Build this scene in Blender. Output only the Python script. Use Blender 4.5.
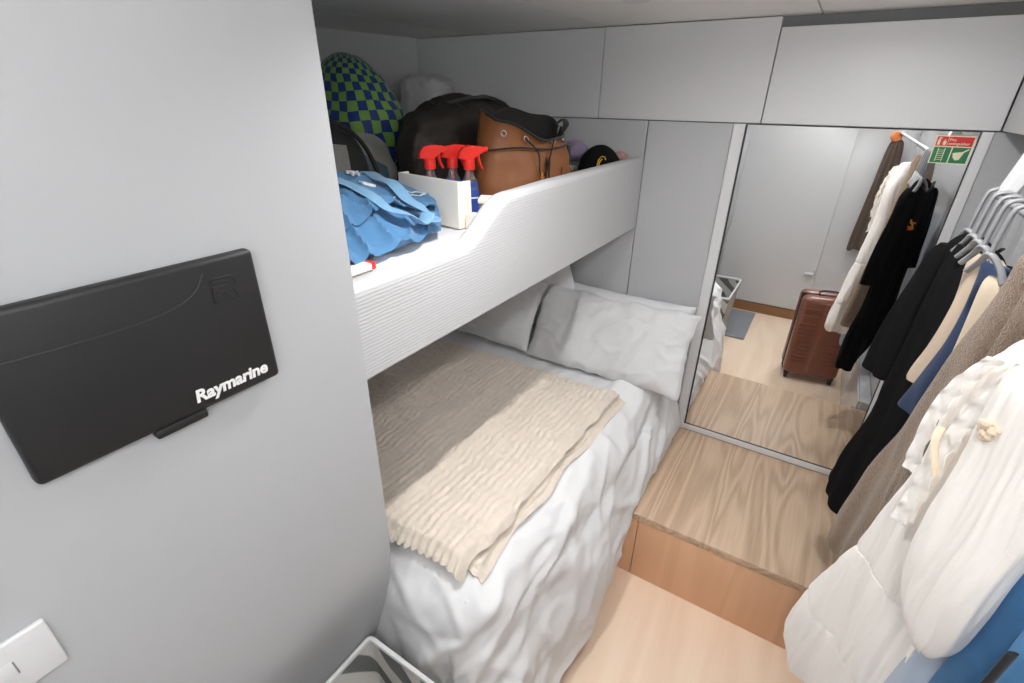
import bpy, bmesh, math, random
from math import sin, cos, pi, radians, sqrt, exp, atan2, hypot
from mathutils import Vector, Matrix, noise
for o in list(bpy.data.objects): bpy.data.objects.remove(o)
SC = bpy.context.scene; COL = SC.collection
random.seed(7)

# ------------------------------------------------------------------ camera, light, exposure
cd = bpy.data.cameras.new('camera'); cam = bpy.data.objects.new('camera', cd); COL.objects.link(cam)
cd.sensor_width = 36.0; cd.lens = 36.0 * 485.469 / 1024; cd.clip_start = 0.02
pit, rol, yaw = 0.464545, 0.012824, 0.558312
fwd = Vector((-sin(yaw)*cos(pit), cos(yaw)*cos(pit), -sin(pit))); rt = Vector((cos(yaw), sin(yaw), 0)); upv = rt.cross(fwd)
r2 = rt*cos(rol) + upv*sin(rol); u2 = upv*cos(rol) - rt*sin(rol)
cam.matrix_world = Matrix(((r2.x, u2.x, -fwd.x, 0), (r2.y, u2.y, -fwd.y, 0), (r2.z, u2.z, -fwd.z, 1.60), (0, 0, 0, 1)))
SC.camera = cam
w = bpy.data.worlds.new('world'); SC.world = w; w.use_nodes = True
w.node_tree.nodes['Background'].inputs[0].default_value = (1, 1, 1, 1); w.node_tree.nodes['Background'].inputs[1].default_value = 0.3
SC.view_settings.view_transform = 'Standard'; SC.view_settings.look = 'None'
SC.view_settings.exposure = -0.10; SC.view_settings.gamma = 1.0; SC.view_settings.use_curve_mapping = False
SC.cycles.max_bounces = 16; SC.cycles.diffuse_bounces = 10; SC.cycles.glossy_bounces = 6; SC.cycles.transmission_bounces = 8
# the cabin's ceiling downlights: x, y, watts, lamp radius
DOWNLIGHTS = [(-0.41, 0.76, 4.5, .05), (-0.545, 1.458, .15, .03), (0.06, 1.22, 5.2, .05), (0.14, 0.14, 2.8, .05), (0.12, -0.30, 1.4, .05)]
ADDED_FILL = (0.16, -0.49, 1.60, 15.0)      # added fill lamp, unseen behind the camera, to brighten the dark ceiling

# ------------------------------------------------------------------ helpers
def srgb(r, g, b):
    f = lambda c: (c/255/12.92) if c/255 <= .04045 else ((c/255+.055)/1.055)**2.4
    return (f(r), f(g), f(b), 1)
def mat(name, col, rough=.5, metal=0., bump=None, var=None, sheen=0., trans=0., coat=0., spec=.5, alpha=1.):
    """bump=(scale,strength[,distance]); var=(scale,amount) value mottling"""
    m = bpy.data.materials.new(name); m.use_nodes = True; nt = m.node_tree; b = nt.nodes['Principled BSDF']
    b.inputs['Base Color'].default_value = col; b.inputs['Roughness'].default_value = rough; b.inputs['Metallic'].default_value = metal
    b.inputs['Sheen Weight'].default_value = sheen; b.inputs['Transmission Weight'].default_value = trans; b.inputs['Coat Weight'].default_value = coat
    b.inputs['Specular IOR Level'].default_value = spec; b.inputs['Alpha'].default_value = alpha
    tc = nt.nodes.new('ShaderNodeTexCoord')
    if var:
        n = nt.nodes.new('ShaderNodeTexNoise'); n.inputs['Scale'].default_value = var[0]; n.inputs['Detail'].default_value = 5
        nt.links.new(tc.outputs['Object'], n.inputs['Vector'])
        mx = nt.nodes.new('ShaderNodeMix'); mx.data_type = 'RGBA'
        mx.inputs[6].default_value = tuple(c*(1-var[1]) for c in col[:3])+(1,); mx.inputs[7].default_value = tuple(min(1, c*(1+var[1])) for c in col[:3])+(1,)
        nt.links.new(n.outputs['Fac'], mx.inputs[0]); nt.links.new(mx.outputs[2], b.inputs['Base Color'])
    if bump:
        n = nt.nodes.new('ShaderNodeTexNoise'); n.inputs['Scale'].default_value = bump[0]; n.inputs['Detail'].default_value = 4
        nt.links.new(tc.outputs['Object'], n.inputs['Vector'])
        bp = nt.nodes.new('ShaderNodeBump'); bp.inputs['Strength'].default_value = bump[1]; bp.inputs['Distance'].default_value = bump[2] if len(bump) > 2 else .002
        nt.links.new(n.outputs['Fac'], bp.inputs['Height']); nt.links.new(bp.outputs['Normal'], b.inputs['Normal'])
    return m
def nodes_of(m): return m.node_tree, m.node_tree.nodes['Principled BSDF'], next(n for n in m.node_tree.nodes if n.type == 'TEX_COORD')
def wood(name, dark, light, axis=1, scale=1., rough=.45, rings=26, mixf=.5):
    m = mat(name, light, rough, bump=None); nt, b, tc = nodes_of(m)
    mp = nt.nodes.new('ShaderNodeMapping'); s = [9., 9., 9.]; s[axis] = .9; mp.inputs['Scale'].default_value = [k*scale for k in s]
    nt.links.new(tc.outputs['Object'], mp.inputs['Vector'])
    n1 = nt.nodes.new('ShaderNodeTexNoise'); n1.inputs['Scale'].default_value = .9; n1.inputs['Detail'].default_value = 2; n1.inputs['Distortion'].default_value = .6
    nt.links.new(mp.outputs['Vector'], n1.inputs['Vector'])
    mul = nt.nodes.new('ShaderNodeMath'); mul.operation = 'MULTIPLY'; mul.inputs[1].default_value = rings
    nt.links.new(n1.outputs['Fac'], mul.inputs[0])
    sn = nt.nodes.new('ShaderNodeMath'); sn.operation = 'SINE'; nt.links.new(mul.outputs[0], sn.inputs[0])
    rmp = nt.nodes.new('ShaderNodeMapRange'); rmp.inputs[1].default_value = -1; rmp.inputs[2].default_value = 1; rmp.inputs[3].default_value = 0; rmp.inputs[4].default_value = 1
    nt.links.new(sn.outputs[0], rmp.inputs[0])
    mp2 = nt.nodes.new('ShaderNodeMapping'); s = [150., 150., 150.]; s[axis] = 5.; mp2.inputs['Scale'].default_value = s
    nt.links.new(tc.outputs['Object'], mp2.inputs['Vector'])
    n2 = nt.nodes.new('ShaderNodeTexNoise'); n2.inputs['Scale'].default_value = 1.; n2.inputs['Detail'].default_value = 3
    nt.links.new(mp2.outputs['Vector'], n2.inputs['Vector'])
    a = nt.nodes.new('ShaderNodeMix'); a.data_type = 'FLOAT'; a.inputs[0].default_value = mixf
    nt.links.new(rmp.outputs[0], a.inputs[2]); nt.links.new(n2.outputs['Fac'], a.inputs[3])
    mx = nt.nodes.new('ShaderNodeMix'); mx.data_type = 'RGBA'; mx.inputs[6].default_value = dark; mx.inputs[7].default_value = light
    nt.links.new(a.outputs[0], mx.inputs[0]); nt.links.new(mx.outputs[2], b.inputs['Base Color'])
    bp = nt.nodes.new('ShaderNodeBump'); bp.inputs['Strength'].default_value = .15; bp.inputs['Distance'].default_value = .001
    nt.links.new(n2.outputs['Fac'], bp.inputs['Height']); nt.links.new(bp.outputs['Normal'], b.inputs['Normal'])
    return m
def props(o, label=None, cat=None, group=None, kind=None):
    if label: o['label'] = label
    if cat: o['category'] = cat
    if group: o['group'] = group
    if kind: o['kind'] = kind
    return o
def link(name, bm, m, parent=None, smooth=True, loc=None):
    """verts given in world space; a child is stored relative to its parent's origin"""
    if isinstance(bm, bmesh.types.BMesh):
        bmesh.ops.recalc_face_normals(bm, faces=bm.faces[:])
        me = bpy.data.meshes.new(name); bm.to_mesh(me); bm.free()
    else: me = bm
    o = bpy.data.objects.new(name, me); COL.objects.link(o)
    base = Vector((0, 0, 0))
    if parent is not None:
        o.parent = parent; p = parent
        while p is not None: base += p.location; p = p.parent
    elif loc is not None: base = Vector(loc); o.location = base
    me.transform(Matrix.Translation(-base))
    for q in me.polygons: q.use_smooth = smooth
    if smooth:
        try: me.set_sharp_from_angle(angle=radians(38))
        except Exception: pass
    me.materials.append(m)
    return o
def thing(name, label, cat, loc=(0, 0, 0), group=None):
    o = bpy.data.objects.new(name, None); COL.objects.link(o); o.location = loc; o.empty_display_size = .05
    return props(o, label, cat, group)
def structure(name, bm, m, smooth=False):
    o = link(name, bm, m, smooth=smooth); o['kind'] = 'structure'; return o
def BM(): return bmesh.new()
def box(bm, x0, x1, y0, y1, z0, z1, bev=0., seg=2, M=None):
    r = bmesh.ops.create_cube(bm, size=1.); vs = r['verts']
    for v in vs: v.co = Vector(((x0+x1)/2+v.co.x*(x1-x0), (y0+y1)/2+v.co.y*(y1-y0), (z0+z1)/2+v.co.z*(z1-z0)))
    if bev:
        es = list({e for v in vs for e in v.link_edges}); g = bmesh.ops.bevel(bm, geom=es, offset=bev, segments=seg, affect='EDGES', profile=.5)
        vs = list({v for f in g['faces'] for v in f.verts} | {v for v in vs if v.is_valid})
    if M is not None:
        seen = set(); st = [v for v in vs if v.is_valid]
        while st:
            v = st.pop()
            if v in seen: continue
            seen.add(v); st += [e.other_vert(v) for e in v.link_edges]
        for v in seen: v.co = M @ v.co
    return bm
def loft(bm, rings, cap0=True, cap1=True, closed=True, uvs=(1., 1.)):
    uv = bm.loops.layers.uv.verify(); V = [[bm.verts.new(p) for p in r] for r in rings]; n = len(rings[0]); R = len(rings)
    for i in range(R-1):
        for j in range(n if closed else n-1):
            k = (j+1) % n
            f = bm.faces.new((V[i][j], V[i][k], V[i+1][k], V[i+1][j]))
            for l, (a, c) in zip(f.loops, ((i, j), (i, j+1), (i+1, j+1), (i+1, j))): l[uv].uv = (c/n*uvs[0], a/(R-1)*uvs[1])
    if cap0: bm.faces.new(V[0][::-1])
    if cap1: bm.faces.new(V[-1])
    return V
def tube(bm, pts, r, n=10, flat=1., up=Vector((0, 0, 1)), cap=True):
    """sweep an ellipse (r wide, r*flat thick) along pts; r may be a list"""
    pts = [Vector(p) for p in pts]; rings = []
    for i, p in enumerate(pts):
        t = (pts[min(i+1, len(pts)-1)] - pts[max(i-1, 0)]).normalized()
        s = t.cross(up)
        if s.length < 1e-4: s = t.cross(Vector((1, 0, 0)))
        s.normalize(); q = s.cross(t); rr = r[i] if isinstance(r, (list, tuple)) else r
        rings.append([p + s*rr*cos(2*pi*j/n) + q*rr*flat*sin(2*pi*j/n) for j in range(n)])
    loft(bm, rings, cap, cap); return bm
def spline(pts, k=8):
    pts = [Vector(p) for p in pts]; out = []
    for i in range(len(pts)-1):
        a, b, c, d = pts[max(i-1, 0)], pts[i], pts[i+1], pts[min(i+2, len(pts)-1)]
        for j in range(k):
            t = j/k; out.append(.5*((2*b)+(c-a)*t+(2*a-5*b+4*c-d)*t*t+(3*b-3*c+d-a)*t**3))
    out.append(pts[-1]); return out
def lathe(bm, prof, c=(0, 0, 0), n=28, sx=1., sy=1., M=None):
    c = Vector(c); rings = []
    for r, z in prof:
        ring = [Vector((r*sx*cos(2*pi*j/n), r*sy*sin(2*pi*j/n), z)) for j in range(n)]
        rings.append([(M @ p if M is not None else p)+c for p in ring])
    loft(bm, rings); return bm
def prism(bm, poly, f0, f1):
    """poly of 2-tuples; f0/f1 map a 2-tuple to front and back points"""
    a = [bm.verts.new(f0(p)) for p in poly]; b = [bm.verts.new(f1(p)) for p in poly]; n = len(poly)
    bm.faces.new(a); bm.faces.new(b[::-1])
    for i in range(n): bm.faces.new((a[i], b[i], b[(i+1) % n], a[(i+1) % n]))
    return bm
def sheet(bm, fn, nu, nv, thick=0., uvs=(1, 1)):
    """grid surface fn(u,v), optional thickness (downwards along the normal)"""
    uv = bm.loops.layers.uv.verify()
    P = [[Vector(fn(i/nu, j/nv)) for j in range(nv+1)] for i in range(nu+1)]
    T = [[bm.verts.new(p) for p in r] for r in P]
    def q(a, b, c, d, ij):
        f = bm.faces.new((a, b, c, d))
        for l, (i, j) in zip(f.loops, ij): l[uv].uv = (i/nu*uvs[0], j/nv*uvs[1])
    for i in range(nu):
        for j in range(nv): q(T[i][j], T[i+1][j], T[i+1][j+1], T[i][j+1], ((i, j), (i+1, j), (i+1, j+1), (i, j+1)))
    if thick:
        B = []
        for i in range(nu+1):
            r = []
            for j in range(nv+1):
                a = P[min(i+1, nu)][j]-P[max(i-1, 0)][j]; b = P[i][min(j+1, nv)]-P[i][max(j-1, 0)]
                r.append(bm.verts.new(P[i][j]-a.cross(b).normalized()*thick))
            B.append(r)
        for i in range(nu):
            for j in range(nv): q(B[i][j+1], B[i+1][j+1], B[i+1][j], B[i][j], ((i, j), (i+1, j), (i+1, j+1), (i, j+1)))
        for i in range(nu):
            for j in (0, nv): bm.faces.new((T[i][j], B[i][j], B[i+1][j], T[i+1][j]))
        for j in range(nv):
            for i in (0, nu): bm.faces.new((T[i][j], T[i][j+1], B[i][j+1], B[i][j]))
    return bm
def N(p): return noise.noise(Vector(p))
def fbm(p, o=4): return noise.fractal(Vector(p), 1., 2., o)
def ridge(p): return 1-abs(N(p))*2
def sst(a, b, x): t = min(1, max(0, (x-a)/(b-a))); return t*t*(3-2*t)
def rough(bm, amp, fr, seed=0, verts=None, oct=4):
    bm.normal_update(); L = [(v, v.normal.copy()*amp*fbm(v.co*fr+Vector((seed, seed*1.7, 0)), oct)) for v in (verts or bm.verts)]
    for v, d in L: v.co += d
def wrinkle(bm, amp, fr, seed=0, warp=.5, dirv=None):
    """sharp ridged folds; dirv stretches the folds along a direction"""
    bm.normal_update(); S = Vector((seed, 3.1*seed, 1.3*seed)); L = []
    for v in bm.verts:
        p = v.co.copy()
        if dirv is not None: p = p - dirv*(p.dot(dirv))*.72
        q = p*fr+S; q = q+Vector((N(q*.6), N(q*.6+Vector((9, 2, 5))), N(q*.6+Vector((4, 8, 1)))))*warp
        L.append((v, v.normal.copy()*amp*(max(0, ridge(q))**3 - .35 + .35*ridge(q*2.1+Vector((3, 3, 3)))**2)))
    for v, d in L: v.co += d
def text_mesh(s, size, M, extrude=.0004, offset=0., shear=0., align='LEFT', sp=1.):
    c = bpy.data.curves.new('text', 'FONT'); c.body = s; c.size = size; c.extrude = extrude; c.offset = offset; c.shear = shear; c.align_x = align; c.space_character = sp; c.resolution_u = 3
    t = bpy.data.objects.new('text', c); COL.objects.link(t); bpy.context.view_layer.update()
    me = bpy.data.meshes.new_from_object(t.evaluated_get(bpy.context.evaluated_depsgraph_get()))
    bpy.data.objects.remove(t); bpy.data.curves.remove(c); me.materials.clear(); me.transform(M); return me
def frame_mat(o, ex, ey):
    ex = Vector(ex).normalized(); ey = Vector(ey); ey = (ey-ex*ey.dot(ex)).normalized(); ez = ex.cross(ey)
    return Matrix(((ex.x, ey.x, ez.x, o[0]), (ex.y, ey.y, ez.y, o[1]), (ex.z, ey.z, ez.z, o[2]), (0, 0, 0, 1)))

# ------------------------------------------------------------------ materials
M = {}
M['wall'] = mat('satin_white_panel', srgb(212, 213, 215), .38, bump=(700, .02, .0005))
M['gloss'] = mat('gloss_white_panel', srgb(190, 192, 195), .18)
M['ceiling'] = mat('ceiling_white', srgb(243, 243, 240), .55)
M['gap'] = mat('shadow_gap_backing', srgb(120, 121, 123), .7)
M['dark'] = mat('dark_gasket', srgb(55, 56, 58), .6)
M['alu'] = mat('white_painted_trim', srgb(222, 223, 225), .35)
M['mirror'] = mat('mirror_silver', (.93, .94, .94, 1), .004, 1.)
M['floor'] = wood('pale_oak_floor', srgb(234, 208, 182), srgb(246, 226, 204), 1, .7)
M['tread'] = wood('oak_tread', srgb(168, 140, 114), srgb(220, 194, 168), 1, .8, .45, 75, .58)
M['riser'] = wood('oak_riser', srgb(214, 168, 134), srgb(230, 188, 154), 2, .8)
M['skirt'] = wood('oak_baseboard', srgb(120, 85, 55), srgb(160, 118, 80), 0, .8)
M['black'] = mat('black_plastic', srgb(30, 30, 31), .48, bump=(900, .06, .0004))
M['logo'] = mat('white_print', srgb(235, 235, 235), .5)
M['switch'] = mat('switch_plastic', srgb(214, 215, 217), .3)
M['sheet'] = mat('white_cotton', srgb(224, 225, 227), .85, bump=(1200, .12, .0006), sheen=.1)
M['pillow'] = mat('pillow_cotton', srgb(214, 215, 217), .85, bump=(1200, .12, .0006), sheen=.1)
M['fur'] = mat('beige_plush', srgb(224, 212, 198), .95, bump=(420, .9, .003), var=(30, .10), sheen=.5)
M['rail'] = mat('woven_white_cover', srgb(186, 187, 189), .8)
nt, b, tc = nodes_of(M['rail'])                     # fine wavy woven rows running along the rail
mp = nt.nodes.new('ShaderNodeMapping'); mp.inputs['Scale'].default_value = (1, .22, 1); nt.links.new(tc.outputs['Object'], mp.inputs['Vector'])
wv = nt.nodes.new('ShaderNodeTexWave'); wv.bands_direction = 'Z'; wv.inputs['Scale'].default_value = 46; wv.inputs['Distortion'].default_value = 2.2; wv.inputs['Detail'].default_value = 2; wv.inputs['Detail Scale'].default_value = 2.5
nt.links.new(mp.outputs['Vector'], wv.inputs['Vector'])
bp = nt.nodes.new('ShaderNodeBump'); bp.inputs['Strength'].default_value = .2; bp.inputs['Distance'].default_value = .002
nt.links.new(wv.outputs['Fac'], bp.inputs['Height']); nt.links.new(bp.outputs['Normal'], b.inputs['Normal'])

# ------------------------------------------------------------------ setting
b = BM(); box(b, -1.0, .44, -.56, 1.306, -.02, 0); structure('floor', b, M['floor'])
# cabin side wall carrying the instrument: leans in under knee height
prof = [(-.603, 1.832)] + [(-.603 - .0, z) for z in (1.2, .9, .78)]
for i in range(1, 13):
    z = .78-.78*i/12; d = max(0, .72-z); prof.append((-.603 - .335*d*d/(d+.06) if d > 0 else -.603, z))
out = prof + [(x-.055, z) for x, z in prof[::-1]]
b = BM(); prism(b, out, lambda p: Vector((p[0], -.56, p[1])), lambda p: Vector((p[0], .486, p[1])))
bmesh.ops.bevel(b, geom=[e for e in b.edges if all(v.co.y > .48 for v in e.verts)], offset=.004, segments=2, affect='EDGES')
structure('wall_left', b, mat('satin_grey_white_panel', srgb(178, 180, 183), .4, bump=(700, .02, .0005)), True)
b = BM(); prism(b, [(-1.697, 1.93), (-1.80, 1.46), (-1.86, .9), (-1.86, -.3), (-1.92, -.3), (-1.92, 1.93)], lambda p: Vector((p[0], p[1], 0)), lambda p: Vector((p[0], p[1], 1.832)))
structure('wall_alcove', b, M['wall'])
b = BM(); box(b, -1.92, -.66, -.34, -.3, 0, 1.832); structure('wall_foot', b, M['wall'])
b = BM(); box(b, -1.92, .46, 1.925, 1.96, 0, 1.90); structure('wall_back', b, M['gap'])
b = BM(); box(b, -1.75, -.6165, 1.901, 1.922, 0, 1.533, .002); box(b, -.6135, -.322, 1.901, 1.922, 0, 1.533, .002); box(b, .341, .42, 1.901, 1.922, 0, 1.533, .002)
structure('wall_far', b, M['gloss'])
b = BM()
for x0, x1 in ((-1.92, -1.4215), (-1.4185, -.8215), (-.8185, -.1445), (-.1405, .5)): box(b, x0, x1, -.6, 1.93, 1.832, 1.85, .0015)
structure('ceiling', b, M['ceiling'])
b = BM(); box(b, -1.95, .5, -.6, 1.96, 1.852, 1.87); structure('trim_1', b, M['dark'])
b = BM(); box(b, .42, .46, -.56, 1.922, 0, 1.832)
for y in (1.82, 1.74, 1.70, 1.6): box(b, .408, .43, y-.012, y+.012, .3, 1.53, .002)
structure('wall_right', b, M['gloss'])
b = BM(); box(b, -1.0, .46, -.58, -.535, 0, 1.832); structure('wall_end', b, M['wall'])
d = BM(); box(d, -.62, .075, -.533, -.515, .085, 1.82, .003); dr = structure('door_1', d, M['wall'])
for z in (.40, .16):
    h = BM(); box(h, .0, .06, -.516, -.495, z-.012, z+.012, .005, 3); link('door_latch', h, M['alu'], dr)
b = BM(); box(b, -.72, .35, -.53, -.512, 0, .078, .003); structure('baseboard_end', b, M['skirt'])

# step up to the mirror
t = thing('oak_step', 'oak wood step with red brown riser below the tall mirror', 'step', (0, 1.304, 0))
b = BM(); box(b, -.478, .418, 1.300, 1.898, .272, .30, .003); link('tread', b, M['tread'], t)
b = BM(); box(b, -.276, .418, 1.304, 1.322, 0, .270, .0015); link('riser', b, M['riser'], t)
b = BM(); box(b, -.478, -.279, 1.304, 1.322, 0, .270, .0015); link('riser_end_piece', b, M['riser'], t)

# tall mirror
t = thing('wall_mirror', 'tall frameless-topped mirror panel with white edge strips behind the step', 'mirror', (0, 1.90, .3))
b = BM(); box(b, -.279, .312, 1.903, 1.910, .328, 1.531); link('mirror_glass', b, M['mirror'], t, False)
b = BM(); box(b, -.321, -.285, 1.893, 1.915, .301, 1.533, .002); box(b, -.285, .340, 1.896, 1.915, .301, .326, .002); box(b, .315, .340, 1.893, 1.915, .326, 1.533, .002)
link('frame', b, M['alu'], t, False)
b = BM(); box(b, -.285, -.279, 1.900, 1.912, .326, 1.531); box(b, .312, .315, 1.900, 1.912, .326, 1.531); box(b, -.279, .312, 1.900, 1.912, .3255, .3285); link('gasket', b, M['dark'], t, False)

# overhead lockers: three doors on the far wall, one along the right side
lk = [(-1.70, -.813, 1.829, 'leftmost white overhead locker door, long one above the upper bunk'), (-.810, -.243, 1.829, 'white overhead locker door between the long left door and the mirror'),
      (-.240, .350, 1.801, 'white overhead locker door above the mirror with grey gap over it')]
for x0, x1, zt, lab in lk:
    o = props(link('overhead_locker', box(BM(), x0, x1, 1.897, 1.919, 1.536, zt, .002), M['wall'], smooth=False, loc=((x0+x1)/2, 1.90, 1.536)), lab, 'locker', 'white overhead lockers')
o = props(link('overhead_locker', box(BM(), .353, .418, -.45, 1.895, 1.536, 1.801, .002), M['wall'], smooth=False, loc=(.385, .7, 1.536)), 'white overhead locker at right edge above the hanging clothes', 'locker', 'white overhead lockers')

# low cabinet under the clothes
t = thing('base_cabinet', 'low glossy white cabinet under the hanging clothes, seen in the mirror', 'cabinet', (.39, .4, 0))
b = BM(); box(b, .375, .419, -.50, 1.296, .0, .34, .003); link('body', b, M['gloss'], t, False)
for y0 in (-.49, .11, .71): 
    dd = link('door', box(BM(), .367, .375, y0, y0+.57, .02, .33, .002), M['gloss'], t, False)
    link('handle', box(BM(), .362, .367, y0+.50, y0+.512, .18, .26, .002), M['dark'], dd, False)

# ceiling downlights
GLOW = mat('opal_glow', (1, 1, 1, 1), .4); GLOW.node_tree.nodes['Principled BSDF'].inputs['Emission Color'].default_value = (1, .97, .93, 1); GLOW.node_tree.nodes['Principled BSDF'].inputs['Emission Strength'].default_value = 5
for i, (x, y, wt, r) in enumerate(DOWNLIGHTS):
    t = thing('downlight', ['round white ceiling downlight over the aisle beside the bunk', 'small round white downlight at the top edge above the upper bunk', 'round white ceiling downlight over the step', 'round white ceiling downlight above the laundry basket aisle', 'round white ceiling downlight nearest the end wall'][i], 'light', (x, y, 1.832), 'ceiling downlights')
    k = r/.05
    b = BM(); lathe(b, [(.050*k, 1.8285), (.062*k, 1.8285), (.064*k, 1.8300), (.064*k, 1.8315), (.05*k, 1.8315)], (x, y, 0), 40); link('trim_ring', b, M['alu'], t)
    b = BM(); lathe(b, [(.001, 1.8290), (.0495*k, 1.8290), (.0495*k, 1.8315), (.001, 1.8315)], (x, y, 0), 32); link('opal_lens', b, GLOW, t)
    L = bpy.data.lights.new('lamp', 'AREA'); L.shape = 'DISK'; L.size = 1.8*r; L.energy = wt; L.color = (1, .99, .98)
    lo = bpy.data.objects.new('lamp', L); COL.objects.link(lo); lo.parent = t; lo.location = (0, 0, -.006); L.spread = radians(132 if i == 0 else 170)
x, y, z, wt = ADDED_FILL  # invented fill fixture out of view, apart from the cabin's downlights
t = thing('added_ceiling_fill', 'added white fill light, unseen on the end wall, brightening the ceiling', 'light', (x, y, z))
b = BM(); prism(b, [(-.16, 0), (.16, 0), (.13, -.07), (-.13, -.07)], lambda p: Vector((x+p[0], -.534, z+p[1])), lambda p: Vector((x+p[0], y+.05, z+p[1])))
bmesh.ops.bevel(b, geom=b.edges[:], offset=.006, segments=2, affect='EDGES'); link('shade', b, M['alu'], t)
b = BM(); box(b, x-.145, x+.145, -.525, y+.04, z-.001, z+.003, .001); link('opal_lens', b, GLOW, t)
L = bpy.data.lights.new('lamp', 'AREA'); L.shape = 'RECTANGLE'; L.size = .27; L.size_y = .07; L.energy = wt; L.color = (1, .985, .965)
lo = bpy.data.objects.new('lamp', L); COL.objects.link(lo); lo.parent = t; lo.location = (0, .0, .012); lo.rotation_euler = (radians(180-22), 0, 0)

# ------------------------------------------------------------------ instrument cover and light switch on the left wall
t = thing('instrument_cover', 'black rectangular instrument cover with white lettering on the left wall', 'instrument cover', (-.603, .193, 1.34))
b = BM(); box(b, -.6025, -.586, .060, .326, 1.250, 1.430, .006, 3)
for v in b.verts:                                   # softly crowned face
    if v.co.x > -.59: v.co.x += .0015
link('lid', b, M['black'], t)
b = BM(); box(b, -.598, -.5835, .165, .224, 1.240, 1.252, .003, 2); link('pull_tab', b, M['black'], t)
yz = lambda y, z, x=-.584: frame_mat((x, y, z), (0, 1, 0), (0, 0, 1))
link('lettering', text_mesh('Raymarine', .0225, yz(.2145, 1.2645), .0003, .00075, .12, sp=.98), M['logo'], t, False)
# raised crease and R emblem
b = BM(); tube(b, spline([(-.5843, .068, 1.383), (-.5843, .13, 1.3805), (-.5843, .19, 1.381), (-.5843, .228, 1.387), (-.5843, .250, 1.398), (-.5843, .262, 1.416)]), .0009, 6); link('crease', b, M['black'], t)
b = BM()
for pts in ([(.268, 1.402), (.268, 1.406), (.292, 1.406), (.296, 1.402), (.296, 1.394), (.291, 1.390)], [(.268, 1.402), (.284, 1.402), (.287, 1.399), (.284, 1.396), (.268, 1.396), (.266, 1.378), (.272, 1.378), (.274, 1.389), (.282, 1.389), (.288, 1.378), (.296, 1.378), (.291, 1.390)]):
    tube(b, [(-.5842, y, z) for y, z in pts], .0007, 6)
link('emblem', b, M['black'], t)
t = thing('light_switch', 'white square rocker switch plate low on the left wall', 'switch', (-.603, -.045, 1.06))
b = BM(); box(b, -.6025, -.595, -.105, .015, 1.025, 1.096, .003, 3); link('plate', b, M['switch'], t)
link('rocker', box(BM(), -.596, -.594, -.044, -.020, 1.050, 1.072, .0008), M['switch'], t)
for y in (-.0465, -.0195): link('slot', box(BM(), -.596, -.5945, y-.0008, y+.0008, 1.052, 1.070), M['gap'], t, False)

# ------------------------------------------------------------------ upper bunk
t = thing('upper_bunk', 'white upper bunk with curved woven-covered guard rail above the lower bed', 'bunk bed', (-.64, 1.2, 1.142))
def top_z(y): return 1.322 + (1.404-1.322)*(.5*sst(.79, .985, y)+.5*sst(.80, .96, y)) + .004*sst(.98, 1.2, y)
b = BM(); rings = []
ys = [.4875+i*(.30)/14 for i in range(15)]+[.79+i*.007 for i in range(1, 31)]+[1.0+i*.897/24 for i in range(1, 25)]
for y in ys:
    zt = top_z(y); r = .019; xf, xb = -.613, -.664; ring = []
    e = 0.
    for a in range(7): ang = pi*a/12; ring.append((xf-r+r*cos(ang), zt-r+r*sin(ang)))
    for a in range(7): ang = pi/2+pi*a/12; ring.append((xb+r+r*cos(ang), zt-r+r*sin(ang)))
    ring += [(xb, zt-.06), (xb, 1.16), (xb+.008, 1.142), (xf-.006, 1.142), (xf, 1.148)]
    for k in range(1, 8): ring.append((xf, 1.148+(zt-r-1.148)*k/8))
    rings.append([Vector((x, y, z)) for x, z in ring])
loft(b, rings); link('guard_rail', b, M['rail'], t)
b = BM(); box(b, -1.688, -.666, -.28, 1.897, 1.150, 1.196, .003); link('bunk_base', b, M['wall'], t, False)
m_ = BM(); 
def um(u, v):
    x = -1.69+u*(1.69-.667); y = -.25+v*2.14; z = 1.296+.006*fbm((x*7, y*7, 0))+.006*max(0, ridge((x*5+y*3, y*9, 4)))**3
    z -= .05*max(0, (y-1.86)/.03)**2
    return (x, y, z)
sheet(m_, um, 60, 130, .095)
props(link('bunk_mattress', m_, M['sheet'], loc=(-1.2, .8, 1.198)), 'white sheeted mattress of the upper bunk under the bags', 'mattress')

# ------------------------------------------------------------------ lower bed
t = thing('lower_bed', 'low oak bed under the bunk, hidden beneath the white duvet', 'bed', (-1.1, 1.2, 0)); link('bed_base', box(BM(), -1.66, -.480, .64, 1.895, .001, .40, .003), M['riser'], t, False)
props(link('bed_mattress', box(BM(), -1.66, -.46, .56, 1.885, .402, .56, .03, 4), M['sheet'], loc=(-1., 1.2, .40)), 'white mattress of the lower bed under the duvet', 'mattress')
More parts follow.
